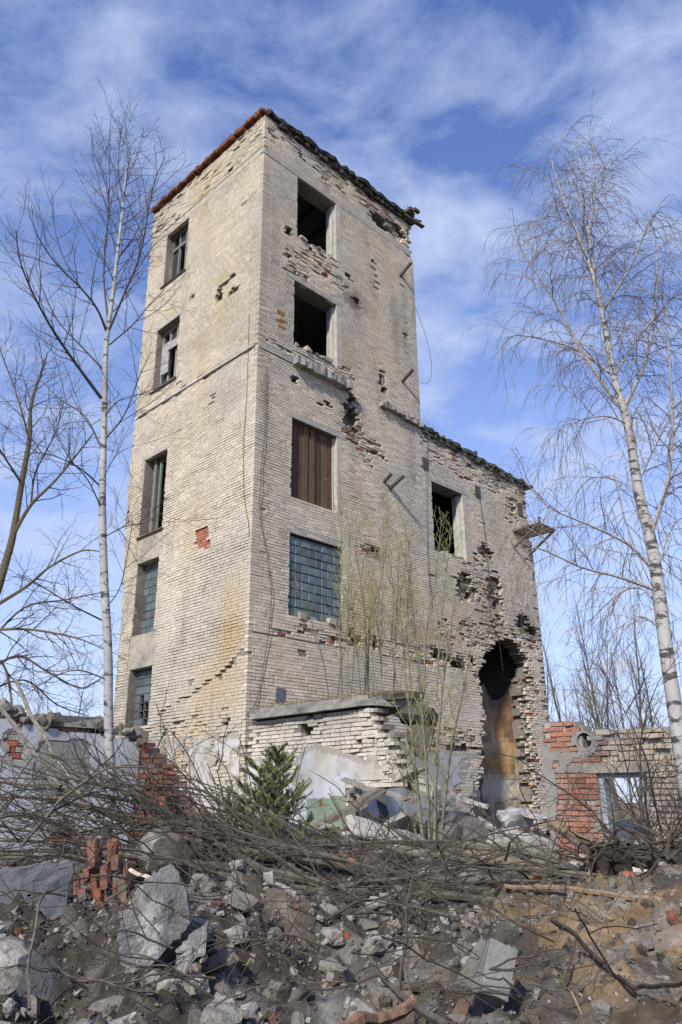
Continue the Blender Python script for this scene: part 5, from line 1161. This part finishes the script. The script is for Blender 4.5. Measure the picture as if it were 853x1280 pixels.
# saplings on the annex roof and at its foot
SP_S = [dict(per_m=7, len=.7, ang=.5, wig=.06, trop=.10, rad=.008, end=.003, col=(.22, .20, .11), seg=4, sides=3, tip=.4), dict(per_m=6, len=.28, ang=.55, wig=.1, trop=.05, rad=.0055, end=.003, col=(.25, .235, .10), seg=3, tip=.3)]
SAPC = (.20, .185, .13)
def sapling(pts, d0, d1, r0, seed, label, group, base_z=None, buds=60):
    r = np.random.default_rng(seed); P = pts_at(pts, d0, d1); base = P[0].copy()
    if base_z is not None: base[2] = base_z; P[0] = base
    e = empty('sapling', base, 0, label, 'sapling', group); q = Bag(); S = spline(np.array(P) - base, 6); tube(q, S, np.linspace(r0, .004, len(S)), 5, SAPC, .04); q.build('stem', M_BARK, e)
    q = Bag(); sprout(r, q, S, r0, .004, SP_S, 0, .25)
    V = np.concatenate(q.V); tips = V[r.integers(0, len(V), buds)]; c = np.array([.33, .31, .08])
    for p in tips[tips[:, 2] > .45 * S[-1][2]]: q.add(p + r.normal(0, .012, (3, 3)) , None, [[0, 1, 2]], c * r.uniform(.7, 1.2))
    q.build('twigs', M_TWIG, e); return e
RZ = 1.84 + EYE
for k, (pts, d0, d1, r0) in enumerate([([(428, 873), (425, 780), (427, 700), (425, 590)], 15.9, 16.0, .022), ([(456, 873), (457, 790), (450, 720), (433, 640)], 16.0, 15.6, .028), ([(460, 873), (462, 780), (478, 720), (485, 640)], 16.0, 16.3, .026), ([(515, 873), (508, 780), (512, 690), (498, 630)], 15.2, 15.5, .024), ([(530, 876), (533, 790), (545, 720), (552, 650)], 15.0, 15.2, .024), ([(546, 878), (552, 770), (560, 700), (565, 660)], 14.8, 15.2, .018), ([(478, 872), (474, 800), (466, 740), (470, 680)], 15.6, 15.9, .016), ([(500, 872), (490, 810), (492, 740), (482, 670)], 15.4, 15.2, .016), ([(438, 872), (443, 800), (440, 730), (452, 650)], 15.8, 16.1, .014), ([(412, 874), (405, 830), (390, 780), (372, 740)], 15.6, 15.2, .012)]):
    sapling(pts, d0, d1, r0, 520 + k, 'thin budding sapling growing on the annex roof slab', 'saplings on the roof slab', RZ, 90)
rr = np.random.default_rng(59)
for k in range(12):
    x = rr.uniform(420, 555); dx = rr.uniform(-22, 26); h_ = rr.uniform(120, 240); d0 = rr.uniform(14.9, 16)
    sapling([(x, 873), (x + dx * .3, 873 - h_ * .45), (x + dx * .7, 873 - h_ * .8), (x + dx, 873 - h_)], d0, d0 + rr.uniform(-.4, .4), rr.uniform(.009, .016), 560 + k, 'thin budding sapling growing on the annex roof slab', 'saplings on the roof slab', RZ, 110)
for k, (pts, d0, d1, r0) in enumerate([([(531, 1050), (520, 970), (512, 890), (505, 820)], 12.6, 12.9, .035), ([(537, 1050), (533, 960), (527, 880), (520, 800)], 12.6, 12.4, .03), ([(541, 1050), (546, 950), (555, 850), (570, 740)], 12.6, 12.9, .035), ([(546, 1048), (562, 950), (578, 870), (590, 800)], 12.7, 12.2, .028), ([(526, 1050), (505, 980), (490, 940)], 12.4, 12.0, .014)]):
    b0 = at(*pts[0], d0); sapling(pts, d0, d1, r0, 540 + k, 'olive barked sapling stem rising from rubble below the annex slab', 'saplings in the rubble', gz(b0[0], b0[1]) - .05, 70)
for k, (pts, d0) in enumerate([([(395, 628), (388, 590), (392, 560)], 0), ]): pass

# dry grass on the slab, tower top sprigs
def grass(name, pts, hr, seed, label, n=5, col=(.30, .235, .14), spread=.6):
    r = np.random.default_rng(seed); q = Bag()
    for p in pts:
        for k in range(n):
            h = r.uniform(*hr); d = np.array([r.normal(0, spread), r.normal(0, spread), 1.0]); d /= np.linalg.norm(d); w = np.cross(d, [r.normal(), r.normal(), .1]); w /= np.linalg.norm(w); w *= .004
            b0 = p + r.normal(0, .03, 3) * [1, 1, .2]; m = b0 + d * h * .55; tpt = m + (d + np.array([0, 0, -.6])) * h * .45
            q.add([b0 - w, b0 + w, m + w * .8, m - w * .8, tpt], [[0, 1, 2, 3]], [[3, 2, 4]], np.array(col) * r.uniform(.5, 1.3))
    return tag(q.build(name, M_GRASS, None), label, 'grass', kind='stuff')
r = np.random.default_rng(77); P = []
for i in range(420):
    X = r.uniform(-.14, .6) if i % 3 else r.uniform(0, 2.5); Y = -r.uniform(.25, 3.9); P.append(local(X, Y, 1.83 + r.uniform(0, .04)))
grass('dry_grass', P, (.05, .17), 78, 'dry brown grass along the annex roof slab edge', 6)
P = [np.array([x, y, gz(x, y)]) for x, y in zip(r.uniform(-4, 6, 260), r.uniform(4, 12, 260))]
grass('dead_grass', P, (.06, .22), 79, 'thin dead grass blades among the rubble', 3, (.24, .19, .11))
def sprig(base, h, n, seed, label, spread=.5):
    r = np.random.default_rng(seed); e = empty('sprig', base, 0, label, 'plant'); q = Bag()
    for k in range(n): tube(q, bpath(r, (0, 0, 0), (r.normal(0, spread), r.normal(0, spread), 1), h * r.uniform(.5, 1.1), 4, .12, (0, 0, 1), .03), np.linspace(.006, .002, 5), 3, TW_D)
    q.build('stems', M_TWIG, e)
sprig(local(.1, .25, 18.56), .55, 6, 1, 'bare sprig on the corner of the red coping', .8)
sprig(local(6.3, .1, 18.7), .5, 7, 2, 'bare sprig on the toppled brick lump at the roof end', .6)
sprig(local(7.1, .5, 10.75), 1.1, 8, 3, 'bare shrub growing on the wing roof beside the tower', .35)
sprig(local(7.7, .6, 10.7), .8, 6, 4, 'smaller bare shrub on the wing roof', .35)
sprig(local(8.0, .12, 6.87), .35, 3, 5, 'dry stalk on the sill of the wing window', .3)

# young spruce
r = np.random.default_rng(88); base = at(324, 1085, 11.0); base[2] = gz(base[0], base[1]) - .05
top_ = at(349, 934, 11.0); sp_ = empty('young_spruce', base, 0, 'small green spruce before the tower corner', 'tree')
q = Bag(); S = spline([np.zeros(3), (top_ - base) * .5 + [-.03, 0, 0], top_ - base], 8); tube(q, S, np.linspace(.03, .006, len(S)), 6, (.13, .10, .07)); q.build('trunk', M_BARK, sp_)
q = Bag(); Hs = np.linalg.norm(top_ - base)
def needles(P, dens, ln):
    n = int(plen(P) * dens)
    if n < 1: return
    t = r.random(n) * (len(P) - 1.001); i = t.astype(int); f = (t - i)[:, None]; p = P[i] * (1 - f) + P[i + 1] * f; d = P[i + 1] - P[i]; d /= np.linalg.norm(d, axis=1)[:, None]
    s = np.cross(d, r.normal(0, 1, (n, 3))); s /= np.linalg.norm(s, axis=1)[:, None]; e = p + (d * .6 + s) * ln * r.uniform(.7, 1.2, (n, 1)); w = np.cross(d, s) * .005
    V = np.stack([p - w, p + w, e], 1).reshape(-1, 3); q.add(V, None, np.arange(n * 3).reshape(n, 3), np.array([.20, .225, .085]) * r.uniform(.4, 1.5, (n, 1)) + np.array([.03, .01, 0]) * (r.random((n, 1)) < .15))
needles(S[-5:], 900, .03)
for f in np.linspace(.04, .95, 14):
    i = f * (len(S) - 1.001); p = S[int(i)] + (S[int(i) + 1] - S[int(i)]) * (i - int(i))
    for k in range(6):
        a = r.uniform(0, 6.3); L = (1.0 * (1 - f) ** .8 + .10) * r.uniform(.7, 1.1); B = bpath(r, p, (math.cos(a), math.sin(a), .35 + .5 * f), L, 5, .06, (0, 0, 1), .05); tube(q, B, np.linspace(.008, .002, 6), 3, (.13, .10, .06)); needles(B, 560, .036)
        for j in range(int(L * 9)):
            t = r.uniform(.25, .95) * 5; i2 = min(int(t), 4); pp = B[i2]; d = B[i2 + 1] - B[i2]; s = np.cross(d, [0, 0, 1]); s /= np.linalg.norm(s) + 1e-9; B2 = bpath(r, pp, d / np.linalg.norm(d) + s * r.choice([-1, 1]) * .9, L * .35, 3, .06, (0, 0, 1), .04); needles(B2, 520, .034)
q.build('crown', M_NEEDLE, sp_)

# felled stems and branches lying over the rubble
SP_F = [dict(per_m=3.0, len=1.1, ang=.6, wig=.19, trop=.02, rad=.014, end=.004, col=(.085, .07, .056), seg=5, sides=4, tip=.3), dict(per_m=2.6, len=.5, ang=.65, wig=.18, trop=.02, rad=.006, end=.0025, col=(.065, .052, .043), seg=4, tip=.3)]
def felled(pts, r0, r1, seed, label, group=None, col=(.145, .13, .105), name='felled_branch', mat=None, spec=SP_F, twig=True, t0=.15):
    r = np.random.default_rng(seed); P = np.array([at(*p) for p in pts]); base = P[0]; e = empty(name, base, 0, label, 'branch', group); q = Bag(); S = spline(P - base, 6); tt = np.arange(len(S)); S = S + .05 * np.stack([vn(tt * .31 + seed, tt * 0 + k, seed + k, 3) - .5 for k in range(3)], 1) * np.minimum(tt, 4)[:, None] * .35; tube(q, S, np.linspace(r0, r1, len(S)), 6 if r0 > .02 else 4, np.array(col) * (.8 if twig else 1), .06); q.build('stem', mat or M_BARK, e)
    if twig:
        q = Bag(); sprout(r, q, S, r0, r1, spec, 0, t0)
        if q.n: q.build('twigs', M_TWIG, e)
    return e
felled([(745, 1112, 8.0), (600, 1101, 8.3), (480, 1092, 8.6), (330, 1076, 8.9), (180, 1066, 9.2), (60, 1050, 9.5)], .06, .012, 601, 'thick felled stem lying across the whole rubble heap')
felled([(620, 1118, 7.9), (540, 1106, 8.2), (440, 1086, 8.5), (340, 1068, 8.8), (240, 1042, 9.0), (130, 1020, 9.2)], .05, .010, 602, 'felled stem arching just above the thick felled stem')
felled([(700, 1168, 6.6), (560, 1158, 7.0), (420, 1138, 7.2), (330, 1118, 7.4), (280, 1108, 7.5)], .032, .01, 603, 'dark bent felled pole across the middle of the heap')
felled([(610, 1133, 7.6), (560, 1134, 7.7), (515, 1143, 7.8)], .035, .03, 604, 'short white birch log lying among felled branches', col=(.52, .50, .47), mat=M_BIRCH, twig=False)
felled([(853 + 30, 1136, 5.9), (780, 1122, 6.2), (700, 1112, 6.5), (630, 1106, 6.8)], .022, .016, 605, 'long reddish brown pole resting on the sandy mound', col=(.25, .18, .12), twig=False)
felled([(560, 1062, 9.2), (640, 1085, 8.8), (700, 1096, 8.4), (760, 1098, 8.0)], .03, .018, 606, 'grey pole pointing down towards the uprooted stump')
felled([(688, 1030, 9.0), (722, 1046, 8.6), (765, 1066, 8.2)], .055, .045, 607, 'splintered tawny trunk end beside the red brick wall', col=(.22, .16, .10), twig=False)
felled([(700, 1038, 8.8), (740, 1062, 8.4), (790, 1078, 8.0)], .04, .03, 608, 'second splintered stem below the tawny trunk end', col=(.13, .11, .085), twig=False)
felled([(780, 1090, 8.4), (815, 1090, 8.6), (860, 1084, 8.8)], .06, .055, 609, 'fallen white birch trunk lying before the pale doorway pier', col=(.52, .50, .47), mat=M_BIRCH, twig=False)
felled([(20, 850, 10.2), (50, 915, 9.8), (85, 970, 9.4), (130, 1030, 9.0)], .022, .028, 610, 'straight pale stem leaning down across the whitewashed wall', col=(.25, .23, .18), twig=False)
felled([(-10, 870, 9.8), (30, 925, 9.5), (75, 985, 9.1)], .02, .026, 611, 'shorter pale stem leaning parallel before the whitewashed wall', col=(.24, .22, .18), twig=False)
felled([(37, 1262, 3.6), (36, 1200, 3.8), (52, 1135, 4.1), (85, 1100, 4.4), (165, 1099, 4.8), (250, 1110, 5.0)], .008, .004, 612, 'thin bent stick arching over the dark soil hollow', col=(.14, .12, .095))
felled([(690, 1150, 5.2), (735, 1185, 4.8), (775, 1222, 4.4), (815, 1230, 4.2), (860, 1222, 4.0)], .014, .009, 613, 'dark wiry root trailing over the sandy mound', col=(.06, .05, .042))
felled([(560, 1285, 3.6), (500, 1245, 4.0), (460, 1195, 4.5)], .02, .012, 614, 'short dark pole lying in the hollow beside the mound', col=(.12, .10, .08))
felled([(430, 1290, 3.5), (470, 1270, 3.7), (520, 1255, 3.9)], .03, .025, 615, 'reddish bark covered log at the foot of the heap', col=(.20, .12, .08), twig=False)
for k, (pts, r0, r1, col) in enumerate([
    ([(860, 1106, 8.0), (760, 1100, 8.0), (650, 1086, 8.2), (540, 1068, 8.6), (430, 1050, 9.0)], .042, .014, (.17, .15, .115)),
    ([(760, 1138, 7.2), (640, 1128, 7.4), (520, 1118, 7.6), (400, 1112, 7.9), (260, 1092, 8.3)], .046, .014, (.15, .14, .105)),
    ([(330, 1122, 7.0), (440, 1108, 7.4), (560, 1086, 7.9), (660, 1058, 8.4)], .03, .012, (.16, .14, .11)),
    ([(520, 1100, 7.8), (420, 1076, 8.3), (300, 1040, 8.8), (180, 1006, 9.2), (60, 985, 9.5), (-30, 975, 9.7)], .04, .009, (.13, .12, .095)),
    ([(420, 1108, 7.8), (300, 1086, 8.2), (160, 1070, 8.5), (20, 1072, 8.8), (-40, 1078, 9)], .042, .012, (.16, .15, .115)),
    ([(600, 1190, 5.6), (520, 1160, 6.2), (440, 1120, 6.9), (380, 1080, 7.5)], .022, .01, (.12, .10, .08)),
    ([(700, 1075, 9.2), (640, 1062, 9.5), (560, 1056, 9.8), (480, 1060, 10)], .05, .03, (.20, .18, .14)),
    ([(360, 1105, 7.6), (260, 1050, 8.4), (170, 1000, 9.0), (110, 960, 9.3), (60, 945, 9.6)], .03, .008, (.12, .11, .085))]):
    felled(pts, r0, r1, 800 + k, ('grey barked log stretching from the stumps towards the saplings', 'long felled stem low on the near side of the brush pile', 'pole slanting up from the near heap to the annex rubble', 'long springy felled stem sweeping up over the whitewashed wall foot', 'straight felled stem in front of the fallen blue grey panel', 'forked dark stem sliding down into the near hollow', 'short stout pale log below the dark boulder', 'felled stem arching highest over the brush pile')[k], col=col)
rr = np.random.default_rng(620)
for k in range(36):
    x1 = rr.uniform(150, 470); y1 = rr.uniform(1040, 1105); L = rr.uniform(170, 360); up = rr.uniform(-10, 120); d0 = rr.uniform(8.0, 9.4); d1 = d0 + rr.uniform(-.6, 1.4)
    x0 = x1 - L; pts = [(x1, y1, d0), (x1 - L * .35, y1 - up * .55 - rr.uniform(0, 14), d0 + (d1 - d0) * .35), (x1 - L * .7, y1 - up * .9, d0 + (d1 - d0) * .7), (x0, y1 - up * rr.uniform(.7, 1.15), d1)]
    if rr.random() < .25: pts = [(2 * 170 - p[0], p[1], p[2]) for p in pts]
    rb_ = rr.uniform(.009, .03); felled(pts, rb_, .005, 630 + k, ('stout' if rb_ > .022 else 'thin' if rb_ < .015 else 'middling') + ' felled branch in the tangle before the whitewashed wall', 'felled branches before the whitewashed wall', col=np.array([.14, .125, .10]) * rr.uniform(.7, 1.25), t0=.1)
for k in range(56):
    x1 = rr.uniform(330, 800); y1 = rr.uniform(1050, 1190); L = rr.uniform(90, 240) * rr.choice([-1, 1]); d0 = rr.uniform(6.6, 9.0) if y1 < 1140 else rr.uniform(5.8, 6.8); dy = rr.uniform(-60, 30)
    y1 = y1 if x1 < 600 else max(y1, 1088); dy = dy if x1 < 600 else abs(dy) * .3
    pts = [(x1, y1, d0), (x1 - L * .5, y1 + dy * .5 - rr.uniform(0, 12), d0 + .2), (x1 - L, y1 + dy, d0 + rr.uniform(-.3, .8))]
    rb_ = rr.uniform(.007, .02); felled(pts, rb_, .003, 680 + k, ('stout' if rb_ > .015 else 'thin' if rb_ < .011 else 'middling') + ' felled branch lying over the annex rubble', 'felled branches over the annex rubble', col=np.array([.13, .115, .095]) * rr.uniform(.6, 1.3), t0=.1)
for k in range(34):
    x1 = rr.uniform(40, 700); y1 = rr.uniform(1105, 1265); L = rr.uniform(60, 150) * rr.choice([-1, 1]); d0 = 5.6 - (y1 - 1110) / 150 * 1.6
    felled([(x1, y1, d0), (x1 + L * .5, y1 - rr.uniform(-5, 45), d0 - .05), (x1 + L, y1 - rr.uniform(-30, 60), d0 + .05)], rr.uniform(.003, .008), .002, 720 + k, 'dry twig sticking out of the near rubble heap', 'twigs on the near heap', col=np.array([.13, .105, .085]) * rr.uniform(.6, 1.4), name='dry_twig')
# uprooted stump
r = np.random.default_rng(740); base = at(765, 1100, 7.6); us_ = empty('uprooted_stump', base, 0, 'dark uprooted stump with tangled roots before the doorway', 'stump')
V, Q = chunk_mesh(r, (.3, .3, .42), .45); mesh('root_ball', V + [0, 0, .08], Q, M_DIRT, us_, np.array([.045, .036, .03]) * r.uniform(.6, 1.4, (len(Q), 1)))
q = Bag()
for k in range(44): tube(q, bpath(r, r.normal(0, .08, 3) + [0, 0, .15], (r.normal(0, 1), r.normal(0, 1), r.normal(.1, .7)), r.uniform(.3, .8), 6, .25, (0, 0, -1), .06), np.linspace(r.uniform(.01, .028), .003, 7), 4, np.array([.075, .058, .045]) * r.uniform(.7, 1.5))
q.build('roots', M_BARK, us_)
base = at(845, 1105, 7.0); us_ = empty('uprooted_stump', base, 0, 'earthy uprooted stump beside the leaning birch', 'stump')
V, Q = chunk_mesh(r, (.36, .3, .3), .45); mesh('root_ball', V + [0, 0, .05], Q, M_DIRT, us_, np.array([.06, .048, .038]) * r.uniform(.6, 1.4, (len(Q), 1)))
q = Bag()
for k in range(36): tube(q, bpath(r, r.normal(0, .08, 3) + [0, 0, .1], (r.normal(0, 1), r.normal(0, 1), r.normal(.3, .7)), r.uniform(.3, .9), 6, .25, (0, 0, -1), .05), np.linspace(r.uniform(.01, .02), .003, 7), 4, np.array([.08, .065, .05]) * r.uniform(.7, 1.5))
q.build('roots', M_BARK, us_)

# bare bushes by the doorway wall
SP_K = [dict(per_m=5, len=.75, ang=.75, wig=.2, trop=.0, rad=.009, end=.003, col=(.055, .045, .04), seg=5, sides=3, tip=.3), dict(per_m=7, len=.32, ang=.8, wig=.22, trop=.0, rad=.0045, end=.0022, col=(.06, .048, .044), seg=4, tip=.3)]
def bush(px, py, d, hgt, n, seed, label, spread=.45, spec=SP_K):
    r = np.random.default_rng(seed); base = at(px, py, d); base[2] = gz(base[0], base[1]) - .05; e = empty('bare_bush', base, 0, label, 'bush')
    q = Bag()
    for k in range(n):
        S = bpath(r, r.normal(0, .1, 3) * [1, 1, 0], (r.normal(0, spread), r.normal(0, spread), 1), hgt * r.uniform(.6, 1.1), 8, .14, (0, 0, 1), -.02); tube(q, S, np.linspace(.016, .004, 9), 4, (.06, .05, .043)); sprout(r, q, S, .016, .004, spec)
    q.build('branches', M_TWIG, e)
bush(842, 1080, 10.3, 2.7, 10, 751, 'dark tangled bare bush against the pale doorway pier')
bush(850, 1090, 9.4, 2.6, 9, 752, 'dark bare bush at the foot of the leaning birch')
bush(875, 1080, 11.0, 2.8, 7, 753, 'dark bare bush behind the leaning birch')
felled([(786, 912, 9.9), (797, 950, 9.8), (806, 985, 9.7), (809, 1035, 9.6)], .008, .012, 754, 'broken branch with torn tawny bark hanging by the doorway', col=(.28, .19, .11))

# bare trees far behind, one mesh set for each kind
SP_T = [dict(per_m=1.9, len=2.4, ang=.6, wig=.12, trop=.09, rad=.035, end=.006, col=(.13, .11, .10), seg=5, sides=3, tip=.5), dict(per_m=2.4, len=1.1, ang=.6, wig=.14, trop=.06, rad=.012, end=.005, col=(.125, .105, .10), seg=4, tip=.3), dict(per_m=3.2, len=.5, ang=.6, wig=.15, trop=.03, rad=.006, end=.004, col=(.13, .11, .105), seg=3, tip=.3)]
protos = []
for k in range(3):
    r = np.random.default_rng(760 + k); H = 8.5 + k; S = bpath(r, (0, 0, 0), (r.normal(0, .06), r.normal(0, .06), 1), H, 10, .035, (0, 0, 1), .05)
    a = Bag(); tube(a, S, np.linspace(.10, .012, 11), 6, (.13, .115, .095)); b_ = Bag(); sprout(r, b_, S, .10, .012, SP_T, 0, .25); protos.append((a, b_))
made = {}
def far_tree(px, d, k, sc, label, group):
    p = at(px, 1000, d); base = (p[0], p[1], gz(p[0], p[1]) - .1); e = empty('bare_tree', base, px * 1.7, label, 'tree', group); e.scale = (sc, sc, sc)
    if k not in made:
        made[k] = (protos[k][0].build('trunk', M_BARK, e), protos[k][1].build('crown', M_TWIG, e)); return
    for o in made[k]:
        c = o.copy(); link(c); c.parent = e
rr = np.random.default_rng(770)
for k, (px, d) in enumerate([(695, 38), (712, 44), (728, 36), (745, 48), (758, 40), (772, 33), (790, 42), (806, 30), (825, 36), (845, 45), (742, 26), (752, 22), (764, 24), (780, 20), (796, 23), (810, 27), (835, 24)]):
    sc = rr.uniform(.62, .85) if d > 29 else rr.uniform(.42, .6)
    far_tree(px, d, k % 3, sc, 'bare leafless tree standing far behind the red brick wall' if d > 29 else 'bare young tree seen through and above the doorway', 'bare trees behind the red brick wall' if d > 29 else 'young trees behind the doorway')
for k, (px, d) in enumerate([(15, 34), (52, 40), (88, 30), (118, 44)]): far_tree(px, d, k % 3, rr.uniform(.5, .62), 'bare leafless tree standing behind the whitewashed wall', 'bare trees behind the whitewashed wall')
thing_chunk(757, 1062, 13.2, (.7, .5, .7), (.1, .2, .3), (.16, .20, .26), 781, 'blue grey lump of plastered masonry seen through the doorway')
thing_chunk(790, 1050, 14.0, (.9, .6, .5), (.2, .2, .8), PALE * 1.1, 782, 'white rubble lump seen through the doorway')
